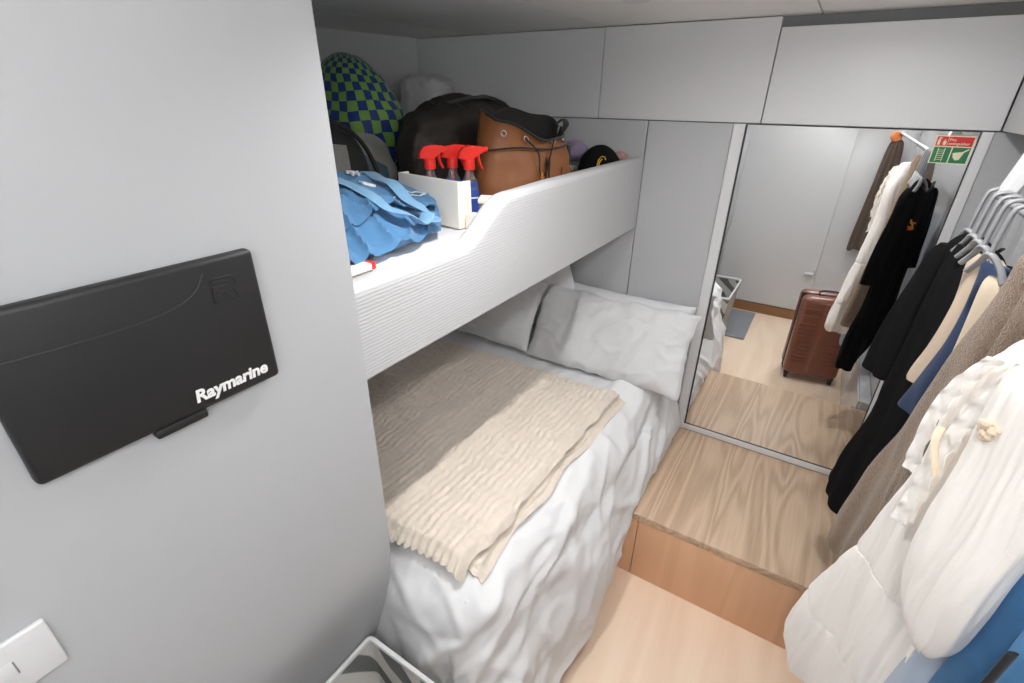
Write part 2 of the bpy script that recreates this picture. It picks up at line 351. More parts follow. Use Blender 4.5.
# duvet draped over the mattress: e = distance past the top's edge
X1, Y0, R_, ZT = -.505, .640, .135, .600
def xe(y): return X1-.055*sst(1.10, .55, y)
def bz(x, y):
    e = min(R_*.98, hypot(max(0, x-xe(y)), max(0, Y0-y))); return ZT-R_+sqrt(R_*R_-e*e)
def duvet(u, v):
    a = -1.14 + u*(1.14+.60)               # across: <0 on top, >0 over the aisle side
    c = -.64 + v*(.64+1.245)                # along: <0 over the foot
    ax, cy = max(0., a), max(0., -c)
    x, y = xe(Y0+c)+min(a, 0.), Y0+max(c, 0.)
    e = hypot(ax, cy); z = ZT
    if e > 0:
        dx, dy = ax/e, -cy/e
        lim = .60 if c < .70 else .60-.10*sst(.70, .78, c)
        e = min(e, .60)
        q = R_*pi/2
        if e < q: h = R_*sin(e/R_); dz = R_*(1-cos(e/R_))
        else:
            s = (e-q)/(.60-q); h = R_+.050*sin(pi*min(1, s*1.1))*(.3+.7*sst(.6, 1.2, y))+(.088-.055*sst(.95, 1.3, y))*s*(1 if dx > .5 else .2)+.030*exp(-((s-.15)/.25)**2)*sst(1.25, 1.5, y); dz = R_+(e-q)
        foot = max(0, -dy)
        x += dx*h; y += dy*h*.9; z = ZT-dz
        zmin = (.310 if y > 1.29 else .09+.04*N((x*5, y*5, 1))) 
        zmin = .05+(.265)*sst(1.24, 1.31, y)+.02*N((y*9, 2, 1))
        if z < zmin: 
            k = zmin-z; z = zmin+.006*sin(k*30); x -= dx*min(.02, k*.25); y -= dy*min(.05, k*.5)
    z += .010*N((x*4, y*4, 7))*(1 if e == 0 else .3) + .075*sst(1.46, 1.66, y)*sst(-.62, -.42, x)*sst(.40, .55, z)
    return (x, y, z)
b = BM(); sheet(b, duvet, 230, 250)
def crease(q, wd=.16): return exp(-(N(q)/wd)**2)
b.normal_update(); L = []
dv1 = Vector((.25, .80, .55)).normalized(); dv2 = Vector((.7, .6, .35)).normalized(); dv3 = Vector((-.5, .8, .3)).normalized()
for v in b.verts:
    p = v.co; side = sst(-.52, -.42, p.x); fo = sst(.64, .54, p.y); k = max(side, fo)
    W = Vector((N(p*2.2), N(p*2.2+Vector((5, 1, 2))), N(p*2.2+Vector((2, 7, 1)))))*.13
    q1 = p+W; q1 = q1-dv1*q1.dot(dv1)*.78; q2 = p+W*1.3; q2 = q2-dv2*q2.dot(dv2)*.75; q3 = p+W; q3 = q3-dv3*q3.dot(dv3)*.7
    m1 = .35+.65*sst(-.2, .35, N(p*3.1+Vector((1, 9, 4)))); m2 = sst(-.15, .4, N(p*2.7+Vector((6, 2, 4))))
    d = .010*crease(q1*5.2)*m1 + .008*crease(q2*7.5+Vector((3, 0, 5)))*m2 + .0045*crease(q3*12+Vector((1, 5, 5)), .2)*(1-.6*m2) + .0026*crease(q1*19+Vector((7, 1, 1)), .2)*m1 + .0018*fbm(p*22, 2)
    d = 1.35*d*(.6+.6*k) + .014*(.4+.6*k)*N(p*4.5+Vector((8, 1, 1)))
    L.append((v, v.normal*(d-.006)))
for v, d in L: v.co += d
for it in range(2): bmesh.ops.smooth_vert(b, verts=b.verts, factor=.4, use_axis_x=True, use_axis_y=True, use_axis_z=True)
for v in b.verts:
    v.co.x = min(v.co.x, -.226 if v.co.y < 1.86 else -.285); v.co.y = min(v.co.y, 1.885)
    if v.co.y > 1.28: v.co.z = max(v.co.z, .306)
props(link('duvet', b, M['sheet'], loc=(-.8, 1.1, .69)), 'rumpled white duvet spilling over the lower bed edge', 'duvet')

# pillows
def pillow(cx, cy, cz, w, h, th, ex, ey, label, seed, amp=.010):
    b = BM(); Mx = frame_mat((cx, cy, cz), ex, ey); n = 64; rows = []
    for s in (1, -1):
        G = []
        for i in range(n+1):
            r = []
            for j in range(n+1):
                p, q = -1+2*i/n, -1+2*j/n
                px = p*w/2*(1-.05*(1-q*q)*abs(p)**4); py = q*h/2*(1-.07*(1-p*p)*abs(q)**4)
                hh = th/2*((1-abs(p)**3.2)*(1-abs(q)**3.2))**.55
                r.append(Vector((px, py, s*hh)))
            G.append(r)
        rows.append(G)
    A = [[b.verts.new(v) for v in r] for r in rows[0]]
    B = [[A[i][j] if i in (0, n) or j in (0, n) else b.verts.new(rows[1][i][j]) for j in range(n+1)] for i in range(n+1)]
    for i in range(n):
        for j in range(n):
            b.faces.new((A[i][j], A[i+1][j], A[i+1][j+1], A[i][j+1])); b.faces.new((B[i][j+1], B[i+1][j+1], B[i+1][j], B[i][j]))
    wrinkle(b, amp, 6, seed, .8, Vector((.3, 1, 0)).normalized()); wrinkle(b, amp*.4, 13, seed+2, .7)
    for it in range(2): bmesh.ops.smooth_vert(b, verts=b.verts, factor=.4, use_axis_x=True, use_axis_y=True, use_axis_z=True)
    for v in b.verts: v.co = Mx @ v.co
    return props(link('pillow', b, M['pillow'], loc=(cx, cy, cz)), label, 'pillow', 'white pillows at the head of the lower bed')
pillow(-.605, 1.690, .748, .66, .33, .10, (1, 0, 0), (0, .56, .83), 'wide crumpled white pillow in front, at the mirror end of the bed', 3, .015)
pillow(-1.262, 1.690, .750, .68, .32, .10, (1, 0, 0), (.06, .52, .85), 'white pillow leaning at front left under the bunk, left of the wide pillow', 8, .009)
pillow(-.590, 1.818, .752, .56, .29, .125, (1, .0, 0), (0, .06, 1), 'smooth white pillow standing against the wall behind the wide pillow', 12, .003)
pillow(-1.07, 1.815, .875, .50, .30, .080, (.93, .0, .36), (-.33, .10, .93), 'white pillow propped upright in the corner under the bunk', 15, .005)

# beige plush throw: one spread layer plus a folded strip
def ribs(x, y, k=1.):
    ph = x/.0215+.8*N((x*3, y*3, 3))+.42*N((x*13, y*20, 9))
    return k*(.0046*sin(pi*ph)**2*(.7+1.1*N((x*20, y*30, 1))) + .0022*N((x*75, y*60, 5)) + .0016*N((x*190, y*170, 5)))
def edge(u, nu=0): return 0
def low(u, v):
    x = -1.62 + u*(1.62-.440); y = .590+.035*u+v*(.905-.01*u) + .010*N((x*9, 3, v*2))
    y += .006*abs(sin(x*pi/.0215))*(-1 if v < .02 else (1 if v > .98 else 0))
    x += .014*N((y*7, 1, 2))*sst(.7, 1, u) - .03*(1-v)*sst(.7, 1, u)
    z = bz(x, y) + .016 + .010*N((x*5, y*5, 2)) + .018*exp(-(N((x*2.6+y*2.2, y*2.4-x*1.6, 5))/.22)**2)*sst(0, .3, -x-.78) + ribs(x, y)
    if v < .02 or v > .98 or u > .985: z -= .008
    return (x, y, max(z, bz(x, y)+.010))
b = BM(); sheet(b, low, 280, 240, .008)
def fold(u, v):
    x = -.752 + u*(.752-.462) - .028*(1-v); y = .570+.02*u+v*(.835+.07*u) + .008*N((x*9, 3, v*2))
    y += .008*abs(sin(x*pi/.0215))*(-1 if v < .012 else (1 if v > .985 else 0))
    x += .012*N((y*6, 1, 4)) + .010*N((y*15, 5, 4))*(1 if u < .06 or u > .94 else .4)
    z = bz(x, y) + .050 + .010*N((x*6, y*6, 4)) + ribs(x+.006, y, 1.25) + .016*exp(-((u-.07)/.07)**2)*(.7+.6*N((y*9, 2, 2)))
    if u < .05: z -= .034*(1-u/.05)**1.6; x += .006*(1-u/.05)
    if u > .95: z -= .012*((u-.95)/.05)
    if v < .03: z -= .016*(1-v/.03)
    if v > .975: z -= .014*((v-.975)/.025)
    return (x, y, max(z, bz(x, y)+.022))
sheet(b, fold, 130, 280, .010)
props(link('throw_blanket', b, M['fur'], loc=(-.8, 1., .70)), 'beige ribbed plush throw spread on the bed with a folded strip', 'blanket')

# ------------------------------------------------------------------ things on the upper bunk
ZB = 1.302
def fabric(name, col, r=.9, sc=900, st=.25, var=None, sheen=.15): return mat(name, col, r, bump=(sc, st, .0008), var=var, sheen=sheen)
M['denim'] = fabric('blue_denim', srgb(72, 120, 162), .9, 1100, .5, (45, .16)); M['denim_light'] = fabric('light_denim_strap', srgb(112, 156, 190), .9, 1100, .4, (60, .10))
M['card'] = mat('cream_card', srgb(242, 234, 222), .75, bump=(60, .05, .001)); M['red'] = mat('red_plastic', srgb(228, 44, 34), .35); M['clear'] = mat('clear_plastic', (.93, .95, .97, 1), .12, trans=.92, spec=.5)
M['bluelabel'] = mat('blue_label', srgb(48, 78, 165), .4, var=(40, .35)); M['leather'] = mat('tan_leather', srgb(140, 88, 50), .55, bump=(220, .15, .001), var=(14, .14)); M['canvas_black'] = fabric('black_canvas', srgb(26, 24, 23), .8)
M['duffel'] = fabric('dark_brown_nylon', srgb(38, 32, 28), .65, 700, .2, (10, .15), 0.); M['mesh_grey'] = fabric('grey_mesh', srgb(128, 126, 120), .9, 500, .5, (60, .15)); M['linen'] = fabric('pale_grey_linen', srgb(176, 176, 168), .9, 300, .5, (40, .12))
M['steel_blue'] = fabric('grey_blue_cloth', srgb(92, 122, 136), .9); M['chrome'] = mat('nickel', (.75, .74, .70, 1), .25, 1.); M['tanstrap'] = mat('orange_leather', srgb(196, 122, 62), .5)
M['bagwhite'] = mat('white_plastic_film', srgb(205, 205, 208), .28, bump=(40, .4, .004)); M['teal'] = fabric('teal_cloth', srgb(70, 112, 108)); M['lilac'] = fabric('lilac_cloth', srgb(150, 135, 165)); M['navy'] = fabric('navy_cloth', srgb(38, 58, 92))
M['yellow'] = mat('gold_thread', srgb(226, 178, 46), .6); M['cream'] = fabric('cream_cotton', srgb(228, 210, 186)); M['pinkish'] = fabric('dusty_pink_cloth', srgb(176, 140, 132)); M['black_cotton'] = fabric('black_cotton', srgb(20, 20, 21), .95, 800, .3, sheen=.0); M['black_cotton'].node_tree.nodes['Principled BSDF'].inputs['Specular IOR Level'].default_value = .15
M['cord'] = mat('black_cord', srgb(22, 20, 19), .8)
# --- denim tote bag
t = thing('tote_bag', 'blue denim tote bag with white print slumped over the bunk front edge', 'bag', (-.85, .75, ZB))
def tote(u, v):                       # u along the bunk, v from aisle edge up to the back
    A, B, C_, D = Vector((-.700, .470, 1.318)), Vector((-.735, .865, 1.318)), Vector((-.885, 1.015, 1.335)), Vector((-1.045, .905, 1.415))
    A2 = Vector((-1.09, .60, 1.445))
    p = (A.lerp(B, u)).lerp(A2.lerp(Vector((-1.00, 1.045, 1.365)), u), v)
    p += (C_-(Vector((-.8675, .955, 1.34))))*(sst(.7, 1, u)*sin(pi*v))
    bl = (sin(pi*min(1, max(0, u)))**.5)*(sin(pi*v)**.55)
    p.z += .034*bl + .012*bl*ridge((p.x*9, p.y*9, 3)) + .018*max(0, ridge((p.x*9+p.y*8, p.y*8-p.x*6, 1)))**3*(1-.5*v) - .016*bl*max(0, ridge((p.x*5-p.y*11, p.y*6, 4)))**4*sst(.7, .3, v)
    if v < .35: p.z += .004*sin(u*14)*(1-v/.35); p.x += .008*sin(u*11+1)*(1-v/.35)
    return p
b = BM(); sheet(b, tote, 90, 70)
def tote_under(u, v):
    p = tote(u, v); e = min(u, 1-u, v, 1-v); k = sst(0, .12, e); z0 = ZB+.006
    return Vector((p.x, p.y, p.z*(1-k)+max(z0, min(p.z-.01, z0+.0))*k))
sheet(b, tote_under, 60, 50)
link('bag_body', b, M['denim'], t)
b = BM(); sheet(b, lambda u, v: tote(u, .17+.81*v+.035*sin(u*9+1)*(1-v))+Vector((-.012*(1-v)*(1-v), 0, .010+.014*(1-v)**3*(1+.5*sin(u*13)))), 80, 50, .0035); link('top_panel', b, M['denim'], t)
def strap(pts, lift, wd=.017):
    bm = BM(); P = [tote(u, v)+Vector((0, 0, lift+h)) for u, v, h in pts]
    tube(bm, spline(P, 8), wd, 10, .16); return bm
for pts in ([(.68, 1.0, -.01), (.70, .86, 0), (.72, .66, .002), (.75, .46, .002), (.79, .28, .003), (.86, .12, .004), (.95, .03, .004), (.93, .0, .004), (.87, .03, .002)],
            [(.42, .56, .002), (.50, .43, .0), (.55, .29, .001), (.62, .17, .004), (.72, .07, .006), (.83, .015, .006), (.90, .02, .008)]):
    link('strap', strap(pts, .021), M['denim_light'], t)
b = BM(); tube(b, spline([tote(.66, .97)+Vector((0, 0, .0)), tote(.70, .99)+Vector((-.01, 0, .025)), tote(.76, 1)+Vector((-.005, .01, .030)), tote(.80, .98)+Vector((0, 0, .004))], 8), .008, 8, .3); link('loop', b, M['denim_light'], t)
b = BM()
sheet(b, lambda u, v: tote(.40+.31*u, .93+.07*v)+Vector((-.002, 0, .016)), 24, 4, .003); link('hem_band', b, M['denim_light'], t)
def on_tote(me_fn, u, v, yawdir=1):
    p = tote(u, v); ex = (tote(u+.03, v)-tote(u-.03, v)); ey = (tote(u, v+.03)-tote(u, v-.03)); n = ex.cross(ey).normalized()
    return frame_mat(p+n*.017, ex, ey)
link('print', text_mesh('&S', .034, on_tote(None, .57, .56), .003, .0022), M['logo'], t, False)
link('print', text_mesh('TY', .026, on_tote(None, .56, .80), .003, .0012), M['logo'], t, False)
for k, (u0, u1, v) in enumerate(((.615, .74, .37), (.63, .75, .33), (.83, .92, .50), (.84, .93, .45))):
    b = BM(); n = 24; tube(b, [tote(u0+(u1-u0)*i/n, v+.006*sin(i*2.3+k))+Vector((0, 0, .0155)) for i in range(n+1)], [.0012+.0014*abs(sin(i*1.7+k)) for i in range(n+1)], 6, .5)
    link('print_line', b, M['logo'], t)
# --- white box, small box, clear packet
t = thing('white_box', 'open cream white cardboard box in front of the red spray bottles', 'box', (-.88, 1.0, ZB))
b = BM(); box(b, -.997, -.761, .965, .972, ZB+.001, 1.418, .0015); box(b, -.768, -.761, .972, .998, ZB+.001, 1.416, .0015); box(b, -.997, -.990, .972, .998, ZB+.001, 1.418, .0015); box(b, -.997, -.761, .992, .998, ZB+.001, 1.380, .0015); box(b, -.99, -.768, .972, .993, ZB+.001, ZB+.006)
Rz = Matrix.Translation((-.78, .965, 0)) @ Matrix.Rotation(radians(-9), 4, 'Z') @ Matrix.Translation((.78, -.965, 0))
for v in b.verts: v.co = Rz @ v.co
link('box_body', b, M['card'], t, False)
b = BM(); sheet(b, lambda u, v: Rz @ Vector((-.764-.004*v, .968-.0*u+.046*u, ZB+.002+.112*v)), 6, 8, .0025); link('flap', b, M['card'], t)
props(link('small_box', box(BM(), -.752, -.722, .975, 1.010, ZB+.001, ZB+.038, .002), M['card'], smooth=False, loc=(-.737, .99, ZB)), 'tiny cream box at the right foot of the open white box', 'box')
t = thing('clear_packet', 'small clear plastic packet with white lid leaning by the rail curve', 'packet', (-.728, 1.05, ZB))
Rp = Matrix.Translation((-.728, 1.05, ZB)) @ Matrix.Rotation(radians(20), 4, 'Z') @ Matrix.Rotation(radians(14), 4, 'X')
b = BM(); box(b, -.022, .022, -.014, .014, .002, .064, .004, 2, Rp); link('pouch', b, mat('smoky_film', srgb(170, 165, 165), .2, trans=.5), t)
b = BM(); box(b, -.024, .024, -.016, .016, .064, .076, .003, 2, Rp); link('lid', b, M['card'], t)
b = BM(); box(b, -.012, .012, -.0155, -.0142, .006, .014, 0, 2, Rp); link('sticker', b, M['yellow'], t)
# --- spray bottles
def spray(x, y, rz, label, zoff=0.):
    t = thing('spray_bottle', label, 'spray bottle', (x, y, ZB+.001), 'red trigger spray bottles')
    R = Matrix.Translation((x, y, ZB+.001+zoff)) @ Matrix.Rotation(rz, 4, 'Z')
    T = lambda b: [setattr(v, 'co', R @ v.co) for v in b.verts]
    b = BM(); lathe(b, [(.001, 0), (.024, 0), (.026, .004), (.026, .060), (.0255, .074), (.021, .092), (.015, .106), (.0115, .116), (.0115, .128), (.001, .128)], n=28, sy=.72); T(b); link('bottle', b, M['clear'], t)
    b = BM(); lathe(b, [(.0262, .010), (.0266, .011), (.0266, .064), (.0215, .0925), (.0205, .0925), (.0255, .064), (.0255, .010)], n=28, sy=.73); T(b); link('label_wrap', b, M['bluelabel'], t)
    b = BM(); box(b, -.012, .016, -.0202, -.0198, .05, .054, 0); box(b, -.016, -.004, -.0202, -.0198, .026, .030, 0); T(b); link('label_mark', b, M['logo'], t, False)
    b = BM(); tube(b, [(.004, -.0, .006), (.002, 0, .06), (0, 0, .126)], .0022, 8); T(b); link('dip_tube', b, M['red'], t)
    b = BM(); lathe(b, [(.001, .124), (.0155, .124), (.0155, .148), (.013, .151), (.001, .151)], n=26)
    prism(b, [(-.030, .152), (-.027, .168), (-.016, .180), (.010, .184), (.036, .181), (.044, .178), (.046, .170), (.034, .163), (.018, .160), (.012, .149), (-.012, .149)], lambda p: Vector((p[0], -.0095, p[1])), lambda p: Vector((p[0], .0095, p[1])))
    bmesh.ops.bevel(b, geom=[e for e in b.edges if e.calc_length() > .008 and abs(e.verts[0].co.y-e.verts[1].co.y) < .001 and abs(abs(e.verts[0].co.y)-.0095) < .0002], offset=.003, segments=2, affect='EDGES')
    T(b); link('trigger_head', b, M['red'], t)
    b = BM(); tube(b, spline([(.026, 0, .164), (.027, 0, .150), (.031, 0, .136), (.038, 0, .124)], 5), [.007]*12+[.006]*3+[.0055], 10, .6); T(b); link('trigger', b, M['red'], t)
    b = BM(); lathe(b, [(.001, 0), (.0075, 0), (.0075, .008), (.001, .008)], n=16, M=Matrix.Rotation(radians(90), 3, 'Y').to_3x3()); 
    for v in b.verts: v.co += Vector((.044, 0, .174))
    T(b); link('nozzle', b, M['red'], t)
spray(-.925, 1.052, radians(62), 'left one of the three red-headed spray bottles behind the white box')
spray(-.893, 1.108, radians(60), 'middle one of the three red-headed spray bottles behind the white box')
spray(-.833, 1.105, radians(58), 'right one of the three red spray bottles, its blue label fully in view', .0)
# --- generic soft bag body from rings
def sack(rings, n=72, sq=2.6):
    """rings: (z, cx, cy, rx, ry, yaw)"""
    out = []
    for z, cx, cy, rx, ry, a in rings:
        r = []
        for j in range(n):
            th = 2*pi*j/n; c, s = cos(th), sin(th); k = (abs(c)**sq+abs(s)**sq)**(-1/sq)
            x, y = rx*c*k, ry*s*k; r.append(Vector((cx+x*cos(a)-y*sin(a), cy+x*sin(a)+y*cos(a), z)))
        out.append(r)
    return out
def densify(rings, k=6):
    out = []
    for i in range(len(rings)-1):
        a, b_, c, d = rings[max(i-1, 0)], rings[i], rings[i+1], rings[min(i+2, len(rings)-1)]
        for j in range(k):
            t = j/k; out.append(tuple(.5*((2*q)+(r-p)*t+(2*p-5*q+4*r-s)*t*t+(3*q-3*r+s-p)*t**3) for p, q, r, s in zip(a, b_, c, d)))
    out.append(rings[-1]); return out
# --- brown leather drawstring backpack
bx, by, ba = -.835, 1.375, radians(68)
t = thing('leather_backpack', 'tan brown leather drawstring backpack with open black-lined top', 'backpack', (bx, by, ZB))
b = BM(); R = sack(densify([(ZB+.002, bx, by, .150, .080, ba), (ZB+.012, bx, by, .165, .093, ba), (ZB+.07, bx, by, .170, .098, ba), (ZB+.14, bx, by, .160, .090, ba), (ZB+.175, bx, by, .150, .080, ba)]))
loft(b, R, True, False); rough(b, .008, 9, 3); link('bag_body', b, M['leather'], t)
def collar(u, v):                                    # slumped rim: high at the left, dipping at the front right
    th = 2*pi*u; c, s = cos(th), sin(th); k = (abs(c)**2.3+abs(s)**2.3)**(-1/2.3)
    hgt = .062+.040*s+.020*cos(th+2.8)+.010*sin(2*th+.4)+.006*sin(5*th)
    rr = 1.0-.10*v+.04*v*sin(3*th+1)
    x, y = .150*c*k*rr, (.080*s*k)*rr*(1+.04*v)
    y -= .02*v*v*(1 if s < 0 else .3)
    return Vector((bx+x*cos(ba)-y*sin(ba), by+x*sin(ba)+y*cos(ba), ZB+.172+hgt*v))
b = BM(); sheet(b, collar, 96, 20); link('collar', b, M['leather'], t)
AX = Vector((bx, by, 0))
def inner(p, k, dz): return Vector((AX.x+(p.x-AX.x)*k, AX.y+(p.y-AX.y)*k, p.z+dz))
b = BM(); sheet(b, lambda u, v: inner(collar(u, 1-v), .985-.02*v, -.0*v), 96, 12)
sheet(b, lambda u, v: inner(collar(u, 0), .96*(1-v), .0), 60, 8); link('lining', b, M['canvas_black'], t)
b = BM(); tube(b, [collar(i/80, 1) for i in range(81)], .004, 8); link('rim_binding', b, M['canvas_black'], t)
def on_bag(th, z, off=0.004):
    c, s = cos(th), sin(th); k = (abs(c)**2.5+abs(s)**2.5)**(-1/2.5); x, y = .166*c*k, .095*s*k; x *= 1+off/.166; y *= 1+off/.095
    return Vector((bx+x*cos(ba)-y*sin(ba), by+x*sin(ba)+y*cos(ba), ZB+z))
FR = -pi/2                                            # the face that looks at the aisle
for u, v in ((.70, .55), (.82, .62), (.62, .55), (.90, .8)):
    p = collar(u, v); q = collar(u+.01, v)-collar(u-.01, v); nrm = q.cross(Vector((0, 0, 1))).normalized()
    b = BM(); ez = Vector((0, 0, 1)); ring = [p+nrm*.003+q.normalized()*.0075*cos(2*pi*i/24)+ez*.0075*sin(2*pi*i/24) for i in range(25)]
    tube(b, ring, .0022, 8); link('grommet', b, M['chrome'], t)
b = BM(); tube(b, spline([collar(.70, .55)+Vector((.004, -.003, 0)), on_bag(FR-.08, .155, .010), on_bag(FR-.05, .105, .012), on_bag(FR+.02, .090, .012), on_bag(FR+.10, .110, .012), on_bag(FR+.2, .16, .010), collar(.82, .62)+Vector((.004, -.003, 0))], 10), .0022, 8); link('drawstring', b, M['cord'], t)
b = BM(); P = [on_bag(FR+.0, z, .014) for z in (.100, .075, .05, .03)]; tube(b, P, [.007, .008, .008, .006], 8, .35, Vector((1, 0, 0))); link('leather_tag', b, M['tanstrap'], t)
b = BM(); tube(b, [on_bag(FR+1.2-2.6*i/40, .168+.004*sin(i*.3), .002) for i in range(41)], .0045, 8, .6); link('seam_strap', b, M['canvas_black'], t)
b = BM()
for dx in (.14, .21): tube(b, [on_bag(FR+dx, z, .003) for z in (.02, .06, .1, .14)], .004, 8, .4, Vector((1, 0, 0)))
link('strap', b, M['cord'], t)
b = BM(); tube(b, spline([collar(.98, 1.)+Vector((0, 0, -.004)), collar(.99, 1.)+Vector((.005, .02, .012)), collar(.0, 1.)+Vector((0, .035, .020)), collar(.02, 1.)+Vector((-.01, .03, .0))], 6), .010, 8, .35); link('carry_loop', b, M['canvas_black'], t)
b = BM(); tube(b, spline([on_bag(-.2, .17, .01), on_bag(-.12, .12, .02), on_bag(-.1, .06, .025), on_bag(-.15, .01, .02)], 6), .012, 8, .3, Vector((1, 0, 0))); link('strap', b, M['canvas_black'], t)
b = BM(); sheet(b, lambda u, v: on_bag(-1.05+.32*u, .10*(1-v)+.01, .006+.02*v*u), 8, 8, .003); link('side_flap', b, M['leather'], t)
# --- big dark duffel behind
t = thing('duffel_bag', 'large dark brown nylon bag slumped behind the spray bottles', 'bag', (-1.16, 1.37, ZB))
b = BM(); a = radians(82)
L = densify([(1.070, .015, .02), (1.085, .085, .080), (1.13, .130, .120), (1.22, .145, .128), (1.35, .155, .142), (1.48, .150, .152), (1.60, .150, .150), (1.68, .120, .135), (1.705, .05, .06)], 6); rings = []
for y, hw, hh in L:
    r = []
    for j in range(72):
        th = 2*pi*j/72; c, s = cos(th), sin(th); k = (abs(c)**3+abs(s)**3)**(-1/3.)
        x = -1.125-.05*(y-1.35)+hw*c*k; zz = ZB+.004+hh+hh*s*k*(1 if s < 0 else 1)
        r.append(Vector((x, y-.03+.75*max(0, -1.0-x)*sst(1.45, 1.1, y), zz)))
    rings.append(r)
loft(b, rings); wrinkle(b, .012, 7, 5, .8); rough(b, .008, 8, 2)
for v in b.verts: v.co.z = max(v.co.z, ZB+.002)
link('bag_body', b, M['duffel'], t)
b = BM(); tube(b, spline([(-1.02, 1.12, 1.50), (-1.005, 1.14, 1.47), (-1.0, 1.15, 1.43)], 6), .012, 8, .3, Vector((1, 0, 0))); link('side_strap', b, M['mesh_grey'], t)
b = BM(); tube(b, spline([(-1.06, 1.30, 1.582), (-1.04, 1.40, 1.60), (-1.03, 1.50, 1.60), (-1.0, 1.56, 1.57), (-.98, 1.60, 1.53)], 8), .016, 8, .3); link('carry_handle', b, M['canvas_black'], t)
b = BM(); tube(b, spline([(-1.12, 1.30, 1.578), (-1.13, 1.42, 1.597), (-1.14, 1.56, 1.597)], 8), .004, 6); link('zip', b, M['cord'], t)
# --- black rucksack with grey mesh at far left, pale cushion, checked sack, white plastic bag
t = thing('black_rucksack', 'black rucksack with grey mesh panel half hidden at the left wall edge', 'backpack', (-1.09, .84, ZB))
b = BM(); rings = []
for y, hw, hh in densify([(.60, .02, .03), (.63, .07, .10), (.72, .085, .122), (.86, .085, .122), (.95, .080, .108), (1.0, .060, .075), (1.012, .02, .03)], 5):
    r = []
    for j in range(56):
        th = 2*pi*j/56; c, s = cos(th), sin(th); k = (abs(c)**3.4+abs(s)**3.4)**(-1/3.4); r.append(Vector((-1.165+.10*hw*0+hw*c*k-.0, y, ZB+.003+hh+hh*s*k)))
    rings.append(r)
loft(b, rings); rough(b, .006, 12, 9); link('bag_body', b, M['canvas_black'], t)
b = BM(); sheet(b, lambda u, v: Vector((-1.074-.006*(2*v-1)**2, .74+.17*u, ZB+.05+.155*v-.02*u*v)), 12, 12, .004); link('mesh_panel', b, M['mesh_grey'], t)
b = BM(); tube(b, spline([(-1.085, .70, 1.54), (-1.08, .86, 1.545), (-1.077, .95, 1.50), (-1.077, 1.0, 1.42), (-1.08, 1.01, 1.34)], 8), .006, 8); link('piping', b, M['duffel'], t)
def cushion(cx, cy, cz, w, h, th, ex, ey, m, name, label, cat, seed, amp=.008):
    b = BM(); n = 30; lathe(b, [(.0005, -1)]+[(sin(pi*i/24), -cos(pi*i/24)) for i in range(1, 24)]+[(.0005, 1)], n=48)
    Mx = frame_mat((cx, cy, cz), ex, ey)
    for v in b.verts:
        p = v.co; f = lambda q, e: math.copysign(abs(q)**e, q); v.co = Vector((f(p.x, .8)*w/2, f(p.y, .8)*h/2, f(p.z, .9)*th/2))
    rough(b, amp, 11, seed); wrinkle(b, amp*.7, 9, seed)
    for v in b.verts: v.co = Mx @ v.co; v.co.z = max(v.co.z, ZB+.002)
    return link(name, b, m, loc=(cx, cy, cz))
o = cushion(-1.245, 1.115, 1.40, .20, .22, .11, (.2, .95, -.15), (-.5, .1, .86), M['linen'], 'linen_cushion', '', '', 4)
props(o, 'pale grey linen cushion between the black rucksack and the dark bag', 'cushion')
b = BM(); sheet(b, lambda u, v: Vector((-1.172+.012*sin(pi*v)-.01*v-.01*u, 1.05+.11*u+.05*v*(1-u)-.02, 1.455-.13*v-.05*u)), 10, 14, .004)
props(link('blue_scarf', b, M['steel_blue'], loc=(-1.19, 1.08, 1.38)), 'folded grey blue scarf lying over the pale linen cushion', 'scarf')
m = fabric('green_blue_check', srgb(90, 140, 60), .45, 300, .2); nt, bs, tc = nodes_of(m)
mp = nt.nodes.new('ShaderNodeMapping'); mp.inputs['Scale'].default_value = (15, 9, 1); nz = nt.nodes.new('ShaderNodeTexNoise'); nz.inputs['Scale'].default_value = 9; nz.inputs['Detail'].default_value = 1
ad = nt.nodes.new('ShaderNodeVectorMath'); ad.operation = 'MULTIPLY_ADD'; ad.inputs[1].default_value = (.045, .05, 0)
nt.links.new(tc.outputs['Object'], nz.inputs['Vector']); nt.links.new(nz.outputs['Color'], ad.inputs[0]); nt.links.new(tc.outputs['UV'], ad.inputs[2]); nt.links.new(ad.outputs[0], mp.inputs['Vector'])
ck = nt.nodes.new('ShaderNodeTexChecker'); ck.inputs['Scale'].default_value = 2; ck.inputs['Color1'].default_value = srgb(132, 182, 84); ck.inputs['Color2'].default_value = srgb(34, 62, 140)
nt.links.new(mp.outputs['Vector'], ck.inputs['Vector']); nt.links.new(ck.outputs['Color'], bs.inputs['Base Color'])
b = BM(); R = sack(densify([(ZB+.002, -1.45, 1.29, .10, .12, 1.3), (ZB+.03, -1.45, 1.29, .15, .165, 1.3), (ZB+.17, -1.45, 1.29, .155, .175, 1.3), (ZB+.27, -1.455, 1.285, .135, .155, 1.3), (ZB+.35, -1.46, 1.28, .10, .12, 1.3), (ZB+.40, -1.465, 1.275, .055, .075, 1.3), (ZB+.418, -1.465, 1.275, .015, .02, 1.3)], 7), sq=2.2)
loft(b, R); rough(b, .014, 6, 6); props(link('checked_sack', b, m, loc=(-1.45, 1.29, ZB)), 'stuffed sack with green and navy blue checks at the back left', 'bag')
b = BM(); R = sack(densify([(ZB+.002, -1.55, 1.77, .09, .09, .2), (ZB+.03, -1.55, 1.77, .105, .105, .2), (ZB+.2, -1.55, 1.77, .105, .108, .2), (ZB+.31, -1.55, 1.77, .10, .105, .2), (ZB+.362, -1.55, 1.77, .085, .095, .2), (ZB+.376, -1.55, 1.77, .03, .04, .2)], 6), sq=3.2)
